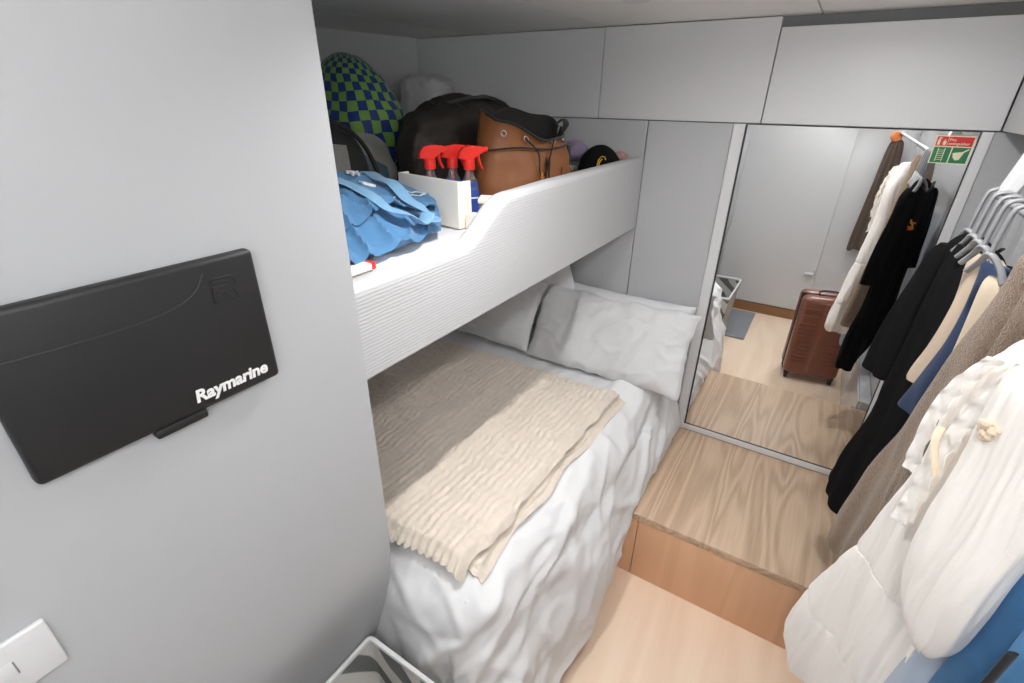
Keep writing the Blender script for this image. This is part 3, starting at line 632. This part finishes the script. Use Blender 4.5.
loft(b, R); wrinkle(b, .012, 10, 3, .7); rough(b, .008, 9, 1); props(link('plastic_bag', b, M['bagwhite'], loc=(-1.55, 1.77, ZB)), 'stuffed white plastic bag in the back corner of the upper bunk', 'bag')
# --- right end: teal bundle, lilac cloth, folded cloths, cap
o = cushion(-1.03, 1.80, 1.42, .16, .17, .22, (1, 0, 0), (0, .3, .95), M['teal'], 'teal_bundle', '', '', 2); props(o, 'dark teal cloth bundle behind the brown leather backpack', 'bundle')
o = cushion(-.885, 1.845, 1.42, .12, .07, .10, (1, 0, -.2), (0, .3, .95), M['lilac'], 'lilac_cloth', '', '', 5, .012); props(o, 'crumpled lilac cloth behind the black cap', 'cloth')
b = BM(); box(b, -.93, -.835, 1.70, 1.80, ZB+.002, ZB+.045, .014, 4); rough(b, .004, 18, 3); props(link('folded_shirt', b, M['navy'], loc=(-.88, 1.75, ZB)), 'folded navy cloth under the white one beside the black cap', 'folded cloth')
b = BM(); box(b, -.93, -.835, 1.705, 1.80, ZB+.047, ZB+.072, .010, 4); rough(b, .004, 18, 6); props(link('folded_shirt', b, M['linen'], loc=(-.88, 1.75, ZB+.047)), 'folded white cloth on top of the navy one beside the black cap', 'folded cloth')
b = BM(); box(b, -.72, -.69, 1.44, 1.62, ZB+.002, ZB+.05, .014, 4); rough(b, .005, 16, 3)
o = cushion(-.698, 1.875, 1.405, .05, .035, .06, (1, 0, 0), (0, .3, .95), M['pinkish'], 'pink_cloth', '', '', 5, .006); props(o, 'scrap of dusty pink cloth to the right of the black cap', 'cloth'); b.free()
plaid = fabric('plaid_cloth', srgb(170, 156, 132)); nt, bs, tc = nodes_of(plaid)
ck = nt.nodes.new('ShaderNodeTexChecker'); ck.inputs['Scale'].default_value = 60; ck.inputs['Color1'].default_value = srgb(176, 160, 134); ck.inputs['Color2'].default_value = srgb(70, 66, 58); nt.links.new(tc.outputs['Object'], ck.inputs['Vector']); nt.links.new(ck.outputs['Color'], bs.inputs['Base Color'])
o = cushion(-.80, 1.595, 1.355, .08, .11, .06, (.3, .9, 0), (0, .25, .95), plaid, 'plaid_cloth', '', '', 5, .008); props(o, 'bunched beige and black plaid cloth at the right side of the leather backpack', 'cloth')
cx, cy, cz = -.748, 1.80, ZB+.052
t = thing('baseball_cap', 'black cap with gold curl embroidery at the far end of the bunk', 'cap', (cx, cy, ZB))
b = BM(); prof = [(.085*cos(pi*i/32), .098*sin(pi*i/32)) for i in range(16)]+[(.0005, .098)]
lathe(b, [(.070, -.030), (.080, -.020)]+prof, (cx, cy, cz), 48, .92, 1.05); rough(b, .004, 14, 4); link('crown', b, M['black_cotton'], t)
b = BM(); sheet(b, lambda u, v: Vector((cx-.06*cos(pi*(u-.5))*(1+.75*v)-.02, cy+.082*sin(pi*(u-.5))*(1-.15*v), cz-.018-.014*v)), 20, 8, .003); link('brim', b, M['black_cotton'], t)
b = BM(); P = []
dirc = Vector((.40, -.91, 0)).normalized(); sd = Vector((.91, .40, 0))
def on_cap(s, z): 
    k = sqrt(max(.02, 1-(z/.098)**2)); p = Vector((cx, cy, cz+z)) + (dirc*sqrt(max(.05, 1-(s/(.085*k))**2))+sd*(s/(.085*k)))*.0875*k*1.0; return p
tube(b, spline([on_cap(-.012, .012), on_cap(-.010, .030), on_cap(-.006, .050), on_cap(.004, .062), on_cap(.014, .060), on_cap(.018, .052)], 6), .0024, 6)
tube(b, spline([on_cap(-.006, .010), on_cap(-.004, .028), on_cap(-.002, .044), on_cap(.006, .055)], 6), .0022, 6); link('embroidery', b, M['yellow'], t)
o = link('paper_packet', box(BM(), -.735, -.700, .50, .62, ZB+.001, ZB+.014, .003), M['card'], loc=(-.72, .56, ZB)); props(o, 'cream packet with red end poking out under the denim tote', 'packet')
link('red_end', box(BM(), -.736, -.699, .612, .624, ZB+.0005, ZB+.015, .003), M['red'], o)

# ------------------------------------------------------------------ clothes hanging along the right side
M['white_gauze'] = mat('white_crinkle_cotton', srgb(250, 246, 241), .9, bump=(160, .5, .003), sheen=.2); M['terry'] = mat('tan_terry', srgb(146, 124, 104), .98, bump=(330, 1., .006), var=(190, .42), sheen=.4)
M['brown_terry'] = mat('dark_brown_terry', srgb(92, 78, 68), .98, bump=(330, .9, .004), var=(160, .2)); M['hanger'] = mat('grey_plastic', srgb(146, 147, 150), .45); M['beige_knit'] = fabric('beige_knit', srgb(214, 194, 172), .9, 500, .4)
M['jean'] = fabric('mid_blue_denim', srgb(70, 128, 178), .9, 1000, .5, (30, .2)); M['jean_pale'] = fabric('pale_blue_cotton', srgb(176, 190, 206)); M['peg'] = wood('orange_wood', srgb(186, 104, 50), srgb(214, 130, 70), 1, 2.)
DU = Vector((.515, -.857, 0)); DW = Vector((-.857, -.515, 0))    # along a garment, and towards the camera side
def garment(name, label, cat, m, o, prof, th=.016, folds=(26, .006), seed=0, group=None, part_of=None, wave=0., n=120, hem=.0, crinkle=0.):
    """prof: (z, left, right[, thickness scale]) from the top down, left/right measured along DU from o=(x, y)"""
    rings = []; P = densify([tuple(p) if len(p) == 4 else tuple(p)+(1.,) for p in prof], 9); z0, z1 = P[0][0], P[-1][0]; O = Vector((o[0], o[1], 0))
    for z, l, r, ts in P:
        d = (z0-z)/max(.01, z0-z1); ring = []; c, hw = (l+r)/2, max(.004, (r-l)/2)
        for j in range(n):
            t_ = 2*pi*j/n; cc, ss = cos(t_), sin(t_); u = c+hw*math.copysign(abs(cc)**.85, cc); wv_ = th*ts*math.copysign(abs(ss)**.6, ss)
            fo = folds[1]*(.25+.75*d)*(sin(folds[0]*2*pi*u*.5+seed+1.5*N((u*6, d*2, seed)))+.5*sin(folds[0]*pi*u*2.3+seed*2+2*N((u*9, d*3, seed+4))))
            fo += .010*d*N((u*7, z*3.2, seed+8)) + wave*N((u*12, z*7, seed+3))
            if crinkle: fo += crinkle*(N((u*95+2*N((u*8, z*5, seed)), z*5, seed+6*(ss > 0)))+.6*max(0, ridge((u*34, z*3.5, seed+5)))**2) * (1 if ss < 0 else -1)
            du = .006*N((j*.05, z*9, seed))*d
            ring.append(O+DU*(u+du)+DW*(wv_+fo)+Vector((0, 0, z+hem*d**6*sin(folds[0]*pi*u*1.2+seed))))
        rings.append(ring)
    b = BM(); loft(b, rings, True, False)
    if part_of is not None: return link(name, b, m, part_of)
    ob = link(name, b, m, loc=(O+DU*((prof[0][1]+prof[0][2])/2)+Vector((0, 0, prof[0][0]))))
    return props(ob, label, cat, group)
nt, bs, tc = nodes_of(M['white_gauze'])
mp = nt.nodes.new('ShaderNodeMapping'); mp.inputs['Scale'].default_value = (95, 95, 7); nt.links.new(tc.outputs['Object'], mp.inputs['Vector'])
nz = next(n for n in nt.nodes if n.type == 'TEX_NOISE'); nz.inputs['Scale'].default_value = 1.; nz.inputs['Detail'].default_value = 3; nt.links.new(mp.outputs['Vector'], nz.inputs['Vector'])
bpn = next(n for n in nt.nodes if n.type == 'BUMP'); bpn.inputs['Strength'].default_value = .55; bpn.inputs['Distance'].default_value = .004
# rail
t = thing('clothes_rail', 'white clothes rail with bracket carrying the hangers at upper right', 'rail', (.31, .6, 1.44))
b = BM(); tube(b, [(.308, -.50, 1.428), (.308, 1.46, 1.428)], .008, 14); link('bar', b, M['hanger'], t)
b = BM(); prism(b, [(.298, 1.436), (.318, 1.436), (.3515, 1.545), (.3515, 1.62), (.335, 1.62)], lambda p: Vector((p[0], 1.385, p[1])), lambda p: Vector((p[0], 1.435, p[1])))
bmesh.ops.bevel(b, geom=b.edges[:], offset=.002, segments=2, affect='EDGES'); link('bracket', b, M['alu'], t)
b = BM(); prism(b, [(.298, 1.436), (.318, 1.436), (.3515, 1.545), (.3515, 1.62), (.335, 1.62)], lambda p: Vector((p[0], -.35, p[1])), lambda p: Vector((p[0], -.33, p[1]))); link('bracket', b, M['alu'], t)
def hanger(y, label, x=.286, zt=1.452, half=.040, drop=.035, group='grey plastic clothes hangers'):
    t = thing('clothes_hanger', label, 'hanger', (x, y, zt), group)
    b = BM(); O = Vector((x, y, 0))
    hook = [O+Vector((.036, 0, 1.424)), O+Vector((.034, 0, 1.436)), O+Vector((.022, 0, 1.443)), O+Vector((.006, 0, 1.440)), O+Vector((-.001, 0, 1.428)), O+Vector((-.004, 0, 1.39)), O+Vector((-.006, 0, 1.350))]
    tube(b, spline(hook, 6), .0052, 10, .8); link('hook', b, M['hanger'], t)
    b = BM(); P = [O-DU*half+Vector((.0, 0, 1.345-drop)), O-DU*half*.55+Vector((0, 0, 1.350-drop*.45)), O+Vector((-.006, 0, 1.354)), O+DU*half*.55+Vector((0, 0, 1.350-drop*.45)), O+DU*half+Vector((0, 0, 1.345-drop))]
    tube(b, spline(P, 8), .0062, 10, .9); link('shoulder_arms', b, M['hanger'], t)
    return t
hanger(1.430, 'grey plastic hanger nearest the mirror, in the black t-shirt'); hanger(1.372, 'grey plastic hanger second from the mirror, in the black trousers'); hanger(1.318, 'grey plastic hanger third from the mirror, in the beige top'); hanger(1.268, 'grey plastic hanger fourth from the mirror, in the navy top'); hanger(1.205, 'grey plastic hanger fifth from the mirror, in the cream top')
# black T-shirt with a small printed emblem, seen in the mirror
ob = thing('black_tshirt', 'short-sleeved black t-shirt with small orange emblem, nearest the mirror', 't-shirt', (.28, 1.42, 1.33), 'hanging clothes')
tee_o = (.213, 1.520)
garment('torso', None, None, M['black_cotton'], tee_o, [(1.350, .125, .165, .5), (1.335, .105, .200, .8), (1.31, .09, .235), (1.25, .085, .26), (1.10, .080, .27), (.95, .085, .275), (.80, .085, .28), (.70, .085, .28)], .016, (22, .005), 1, part_of=ob)
garment('sleeve', None, None, M['black_cotton'], (tee_o[0]-.006, tee_o[1]-.0), [(1.318, .085, .115, .6), (1.28, .062, .115), (1.18, .035, .105), (1.06, .012, .100), (.965, .0, .098, 1.1), (.955, .0, .097, 1.1)], .020, (20, .004), 2, part_of=ob)
garment('sleeve', None, None, M['black_cotton'], tee_o, [(1.312, .23, .25, .6), (1.28, .235, .275), (1.16, .245, .30), (1.03, .26, .315), (.99, .262, .318)], .017, (20, .004), 3, part_of=ob)
O = Vector((tee_o[0], tee_o[1], 0))
def tee_pt(u, z, off): return O+DU*u-DW*(.016+off)+Vector((0, 0, z))
mo = mat('orange_print', srgb(226, 108, 34), .7); my = mat('yellow_print', srgb(230, 176, 60), .7)
b = BM(); rr = random.Random(4)
for k in range(9):
    u, z = .125+.03*rr.random(), 1.165+.03*rr.random(); c = tee_pt(u, z, .004); lathe(b, [(.0005, -.004), (.006, -.003), (.007, 0), (.006, .003), (.0005, .004)], c, 8)
link('emblem', b, mo, ob)
b = BM(); tube(b, spline([tee_pt(.118, 1.205, .006), tee_pt(.128, 1.192, .006), tee_pt(.142, 1.182, .006), tee_pt(.150, 1.165, .006)], 5), .003, 6); link('emblem_stroke', b, my, ob)
b = BM(); box(b, -.008, .008, -.005, .005, -.001, .001, 0, 2, frame_mat(tee_pt(.155, 1.312, .002), DU, (0, 0, 1))); link('neck_label', b, M['logo'], ob, False)
b = BM(); tube(b, spline([tee_pt(.105, 1.340, -.004), tee_pt(.13, 1.318, .002), tee_pt(.155, 1.306, .003), tee_pt(.18, 1.316, .002), tee_pt(.205, 1.338, -.004)], 6), .005, 8, .5); link('neckband', b, M['canvas_black'], ob)
garment('black_trousers', 'long black trousers hanging low beside the mirror, hem just above the step', 'trousers', M['black_cotton'], (.213, 1.475), [(1.33, .10, .19, .5), (1.25, .085, .25), (1.05, .075, .26), (.85, .06, .25), (.70, .025, .23), (.60, .0, .20), (.555, .015, .18), (.535, .04, .16)], .015, (18, .007), 5, 'hanging clothes', hem=.010)
garment('beige_top', 'beige knit top hanging between the black clothes and the navy top', 'top', M['beige_knit'], (.265, 1.355), [(1.33, .03, .10, .5), (1.30, .035, .13), (1.22, .045, .16), (1.12, .032, .17), (1.04, .014, .17), (1.02, .016, .17)], .013, (18, .004), 6, 'hanging clothes')
garment('navy_top', 'navy blue top hanging between the beige top and the tan robe', 'top', M['navy'], (.265, 1.298), [(1.33, .04, .10, .5), (1.30, .05, .14), (1.20, .05, .17), (1.08, .028, .18), (.985, .005, .17), (.97, .008, .17)], .012, (18, .004), 7, 'hanging clothes')
garment('cream_top', 'small cream top behind the tan terry robe', 'top', M['cream'], (.278, 1.235), [(1.315, .03, .08, .5), (1.29, .026, .10), (1.20, .03, .12), (1.05, .03, .14), (.95, .03, .14)], .011, (18, .003), 8, 'hanging clothes')
robe = thing('terry_robe', 'tan terry towelling robe hanging behind the white dress', 'robe', (.28, 1.08, 1.38), 'hanging clothes')
garment('robe_body', None, None, M['terry'], (.213, 1.155), [(1.405, .14, .24, .5), (1.385, .135, .27), (1.33, .128, .30), (1.21, .10, .31), (1.03, .060, .31), (.85, .022, .30), (.72, .003, .28), (.66, .006, .26), (.63, .02, .24)], .024, (13, .012), 9, part_of=robe, wave=.004)
garment('robe_sleeve', None, None, M['terry'], (.235, 1.115), [(1.40, .125, .2, .5), (1.36, .118, .23), (1.22, .095, .22), (1.05, .065, .19), (.88, .035, .15), (.80, .02, .12), (.77, .03, .10)], .020, (13, .008), 10, part_of=robe, wave=.004)
# white tiered dress
dress = thing('white_dress', 'white crinkled cotton tiered dress with ruffles hanging nearest the camera', 'dress', (.25, .85, 1.33), 'hanging clothes')
DO = (.170, .965)
garment('dress_body', None, None, M['white_gauze'], DO, [(1.352, .20, .30, .6), (1.340, .180, .33, .8), (1.31, .162, .34), (1.26, .130, .345), (1.20, .122, .34), (1.10, .126, .32), (1.00, .113, .30), (.895, .096, .29), (.88, .098, .287, .96), (.865, .091, .285), (.76, .058, .28), (.69, .031, .275), (.675, .031, .272, .96), (.66, .026, .27), (.60, .010, .265), (.565, .004, .26), (.53, .016, .25), (.505, .04, .24)], .032, (15, .007), 11, part_of=dress, wave=.006, n=420, hem=.010, crinkle=-.0032)
def dpt(u, z, w_): return Vector((DO[0], DO[1], z))+DU*u+DW*w_
def ruffle(pts, wd, seed, amp=.009):
    P = spline(pts, 14); bm = BM(); nU = len(P)-1
    def f(a, c):
        i = min(nU, int(round(a*nU))); u, z, w0 = P[i]; k = a*nU
        return dpt(u+wd*(c-.5)+.003*sin(k*.9+seed), z+.25*wd*(c-.5), w0+amp*(2*abs(c-.5))*(sin(k*.9+seed+1.2*c)+.6*N((k*.31, seed, c)))+.003)
    sheet(bm, f, nU, 10, .0015); return bm
for k, pts in enumerate([[(.190, 1.315, .040), (.160, 1.255, .042), (.148, 1.19, .042), (.150, 1.10, .042)], [(.235, 1.33, .050), (.212, 1.26, .050), (.194, 1.19, .050), (.184, 1.10, .050), (.176, 1.02, .048)], [(.30, 1.33, .052), (.275, 1.24, .054), (.25, 1.15, .054)]]):
    link('ruffle', ruffle(pts, .024, k*2.1, .0034), M['white_gauze'], dress)
b = BM(); tube(b, spline([dpt(.186, 1.205, .064), dpt(.196, 1.19, .074), dpt(.212, 1.168, .078), dpt(.222, 1.150, .078)], 6), .0052, 8, .5); link('tie', b, M['cream'], dress)
b = BM(); rr = random.Random(2)
for k in range(16): 
    c = dpt(.243+.018*rr.random(), 1.235+.022*rr.random(), .070+.01*rr.random()); lathe(b, [(.0005, -.006), (.005, -.004), (.0065, 0), (.005, .004), (.0005, .006)], c, 8)
link('pompom', b, M['cream'], dress)
garment('puff_sleeve', None, None, M['white_gauze'], (.160, .880), [(1.325, .16, .24, .5), (1.29, .155, .265), (1.20, .155, .272), (1.10, .158, .272), (1.02, .165, .27, 1.2), (.95, .178, .262, 1.2), (.915, .195, .252, 1.0), (.895, .21, .24, .6)], .024, (17, .005), 12, part_of=dress, wave=.006, n=300, crinkle=-.003)
# jeans behind the sleeve
jn = thing('blue_jeans', 'blue jeans hanging at the lower right corner below the white sleeve', 'jeans', (.37, .62, 1.1), 'hanging clothes')
garment('leg', None, None, M['jean'], (.305, .715), [(1.12, .04, .12, .6), (1.08, .03, .14), (.95, .025, .14), (.80, .02, .13), (.60, .015, .12), (.42, .01, .11)], .016, (12, .005), 13, part_of=jn)
garment('leg', None, None, M['jean'], (.272, .655), [(1.10, .07, .14, .6), (1.05, .07, .16), (.95, .075, .17), (.80, .07, .16), (.60, .06, .15), (.45, .05, .14)], .015, (12, .005), 14, part_of=jn)
b = BM(); Oj = Vector((.272, .655, 0)); tube(b, [Oj+DU*.085+DW*.021+Vector((0, 0, 1.06)), Oj+DU*.080+DW*.021+Vector((0, 0, .90)), Oj+DU*.075+DW*.02+Vector((0, 0, .78))], .007, 8, .4); link('side_stripe', b, M['canvas_black'], jn)
garment('pale_shirt', 'pale blue shirt end showing under the white dress in the mirror', 'shirt', M['jean_pale'], (.262, .80), [(.90, .03, .12, .6), (.80, .02, .13), (.60, .0, .12), (.46, .0, .11), (.40, .02, .09)], .013, (24, .008), 15, 'hanging clothes', hem=.012)
# dark robe on a wooden peg of the end wall (seen in the mirror)
t = thing('wall_peg', 'round orange wooden coat peg on the end wall, seen in the mirror', 'peg', (.285, -.535, 1.42))
b = BM(); lathe(b, [(.001, 0), (.012, 0), (.012, .06), (.030, .066), (.033, .075), (.028, .084), (.001, .086)], n=24, M=Matrix.Rotation(radians(-90), 3, 'X'))
for v in b.verts: v.co += Vector((.29, -.534, 1.405))
link('knob', b, M['peg'], t)
ob = BM(); rings = []
for z, hx, hy in densify([(1.385, .02, .012), (1.36, .035, .02), (1.28, .045, .030), (1.1, .055, .036), (.9, .068, .040), (.75, .078, .042), (.66, .08, .042), (.64, .075, .04)], 8):
    rings.append([Vector((.305+hx*cos(2*pi*j/80)*(1+.12*sin(9*2*pi*j/80)), -.475+hy*sin(2*pi*j/80)*(1+.2*sin(9*2*pi*j/80))+.004*N((j*.2, z*6, 1)), z+.012*sin(j*.3)*sst(.8, .64, z))) for j in range(80)])
loft(ob, rings, True, False); props(link('dark_towel', ob, M['brown_terry'], loc=(.305, -.475, 1.38)), 'dark brown towel hung on the end wall peg, seen in the mirror', 'towel')

# ------------------------------------------------------------------ laundry basket, bath mat, suitcase
t = thing('laundry_basket', 'white rimmed fabric laundry basket with zebra striped lining beside the bed foot', 'basket', (-.54, .2, .0))
zs = mat('zebra_lining', srgb(150, 150, 148), .85); nt, bs, tc = nodes_of(zs)
wv = nt.nodes.new('ShaderNodeTexWave'); wv.inputs['Scale'].default_value = 5.5; wv.inputs['Distortion'].default_value = 4; wv.inputs['Detail'].default_value = 1; wv.bands_direction = 'DIAGONAL'
rp = nt.nodes.new('ShaderNodeValToRGB'); rp.color_ramp.elements[0].position = .42; rp.color_ramp.elements[0].color = srgb(104, 106, 104); rp.color_ramp.elements[1].position = .55; rp.color_ramp.elements[1].color = srgb(198, 196, 190)
nt.links.new(tc.outputs['Object'], wv.inputs['Vector']); nt.links.new(wv.outputs['Fac'], rp.inputs[0]); nt.links.new(rp.outputs[0], bs.inputs['Base Color'])
bx0, bx1, by0, by1, hz = -.684, -.382, -.02, .450, .412
def bk(z, ins, fl=0.):
    k = z/hz; tp = .03*(1-k); x0, x1, y0, y1 = bx0+.0+tp*2.2+ins, bx1-tp-ins, by0+tp+ins, by1-tp-ins; r = .012; P = []
    for (cx_, cy_, a0) in ((x1-r, y1-r, 0), (x0+r, y1-r, 90), (x0+r, y0+r, 180), (x1-r, y0+r, 270)):
        for i in range(6): a = radians(a0+18*i); P.append(Vector((cx_+r*cos(a), cy_+r*sin(a), z)))
    return P
b = BM(); loft(b, [bk(.002, 0), bk(.1, 0), bk(.25, 0), bk(hz-.006, 0)], True, False); link('outer_wall', b, zs, t)
b = BM(); loft(b, [bk(hz-.006, .004), bk(.25, .006), bk(.1, .006), bk(.006, .006)], False, True); link('lining', b, zs, t)
b = BM(); P = bk(hz-.004, .002); tube(b, P+P[:2], .0065, 8, 1.3); link('rim', b, M['alu'], t)
b = BM(); box(b, -.80, -.26, -.47, .12, .0005, .012, .004, 2)
for v in b.verts: v.co.z += .003*N((v.co.x*8, v.co.y*8, 1))*(1 if v.co.z > .006 else 0)
mm = mat('grey_mat', srgb(134, 138, 144), .95, bump=(200, .6, .003), var=(9, .15)); props(link('bath_mat', b, mm, loc=(-.53, -.17, 0)), 'grey bath mat on the floor by the end wall, seen in the mirror', 'mat')
t = thing('suitcase', 'copper brown ribbed hard-shell suitcase standing on the floor, seen in the mirror', 'suitcase', (.17, .46, 0))
cop = mat('copper_shell', srgb(122, 72, 54), .32, coat=.3); blk = M['black']
Rs = Matrix.Translation((.17, .455, 0)) @ Matrix.Rotation(radians(-9), 4, 'Z')
b = BM()
for y0, y1 in ((-.105, -.004), (.004, .105)): box(b, -.150, .150, y0, y1, .045, .560, .034, 5)
for v in b.verts: v.co = Rs @ v.co
link('shell', b, cop, t)
for k in range(11):
    for s in (-1, 1):
        b = BM(); z = .13+.026*k; box(b, -.132 if s < 0 else .045, -.045 if s < 0 else .132, .100, .1125, z, z+.010, .004, 2, Rs); link('rib', b, cop, t)
for k in range(2):
    for s in (-1, 1):
        b = BM(); z = .44+.045*k; box(b, -.132 if s < 0 else .045, -.045 if s < 0 else .132, .100, .1125, z, z+.011, .004, 2, Rs); link('rib', b, cop, t)
b = BM(); box(b, -.028, .028, .102, .111, .08, .535, .004, 2, Rs); link('centre_panel', b, cop, t)
b = BM(); box(b, -.151, .151, -.004, .004, .05, .556, .002, 2, Rs); link('zip_band', b, blk, t)
b = BM(); tube(b, spline([Rs @ Vector(p) for p in ((-.06, 0, .556), (-.055, 0, .578), (0, 0, .584), (.055, 0, .578), (.06, 0, .556))], 6), .008, 8, .7); link('top_handle', b, blk, t)
for sx in (-1, 1):
    for sy in (-1, 1):
        b = BM(); box(b, sx*.125-.014, sx*.125+.014, sy*.07-.014, sy*.07+.014, .03, .055, .004, 2, Rs)
        wx = Matrix.Rotation(radians(90), 3, 'Y')
        wb = BM(); lathe(wb, [(.001, -.008), (.018, -.008), (.02, -.005), (.02, .005), (.018, .008), (.001, .008)], n=20, M=wx)
        for v in wb.verts: v.co = Rs @ (v.co+Vector((sx*.125, sy*.07, .0205)))
        q = link('wheel_fork', b, blk, t); link('wheel', wb, blk, q)

# ------------------------------------------------------------------ fire sign on the mirror
t = thing('fire_sign', 'small red and green fire extinguisher sign on the mirror top right', 'sign', (.262, 1.902, 1.48))
sr, sg, sc_ = mat('sign_red', srgb(206, 24, 32), .4), mat('sign_green', srgb(10, 112, 66), .4), mat('sign_cream', srgb(226, 222, 190), .5)
b = BM(); box(b, .222, .308, 1.9005, 1.9028, 1.4470, 1.5205, .0006); link('backing', b, sc_, t, False)
b = BM(); box(b, .2245, .3055, 1.8998, 1.9006, 1.4935, 1.5180); link('red_plate', b, sr, t, False)
for x0, x1 in ((.2245, .2635), (.2665, .3055)): b = BM(); box(b, x0, x1, 1.8998, 1.9006, 1.4495, 1.4905); link('green_plate', b, sg, t, False)
F = lambda x, z: frame_mat((x, 1.8995, z), (1, 0, 0), (0, 0, 1))
link('sign_text', text_mesh('Fire', .0095, F(.2525, 1.5070), .0002, .0001), sc_, t, False); link('sign_text', text_mesh('extinguisher', .0095, F(.2525, 1.4972), .0002, .0001), sc_, t, False)
def flat(name, polys, m=sc_):
    for p in polys:
        b = BM(); prism(b, p, lambda q: Vector((q[0], 1.8992, q[1])), lambda q: Vector((q[0], 1.8999, q[1]))); link(name, b, m, t, False)
flat('extinguisher_icon', [[(.2275, 1.496), (.2335, 1.496), (.2335, 1.509), (.2318, 1.512), (.2292, 1.512), (.2275, 1.509)], [(.229, 1.5125), (.235, 1.5125), (.236, 1.515), (.229, 1.516)]])
flat('flame_icon', [[(.241, 1.496), (.246, 1.496), (.2475, 1.502), (.246, 1.507), (.2445, 1.504), (.2445, 1.512), (.2415, 1.508), (.2395, 1.502)], [(.2496, 1.4945), (.2504, 1.4945), (.2504, 1.5170), (.2496, 1.5170)]])
flat('ladder_icon', [[(.2345, 1.453), (.236, 1.453), (.236, 1.488), (.2345, 1.488)], [(.249, 1.453), (.2505, 1.453), (.2505, 1.488), (.249, 1.488)]]+[[(.236, z), (.249, z), (.249, z+.001), (.236, z+.001)] for z in (1.457, 1.462, 1.467, 1.472, 1.477, 1.482)])
flat('blanket_icon', [[(.2700, 1.4760), (.2900, 1.4800), (.2935, 1.4765), (.2880, 1.4590), (.2800, 1.4570), (.2725, 1.4650)], [(.2890, 1.4790), (.3015, 1.4880), (.3035, 1.4862), (.2920, 1.4765)]])
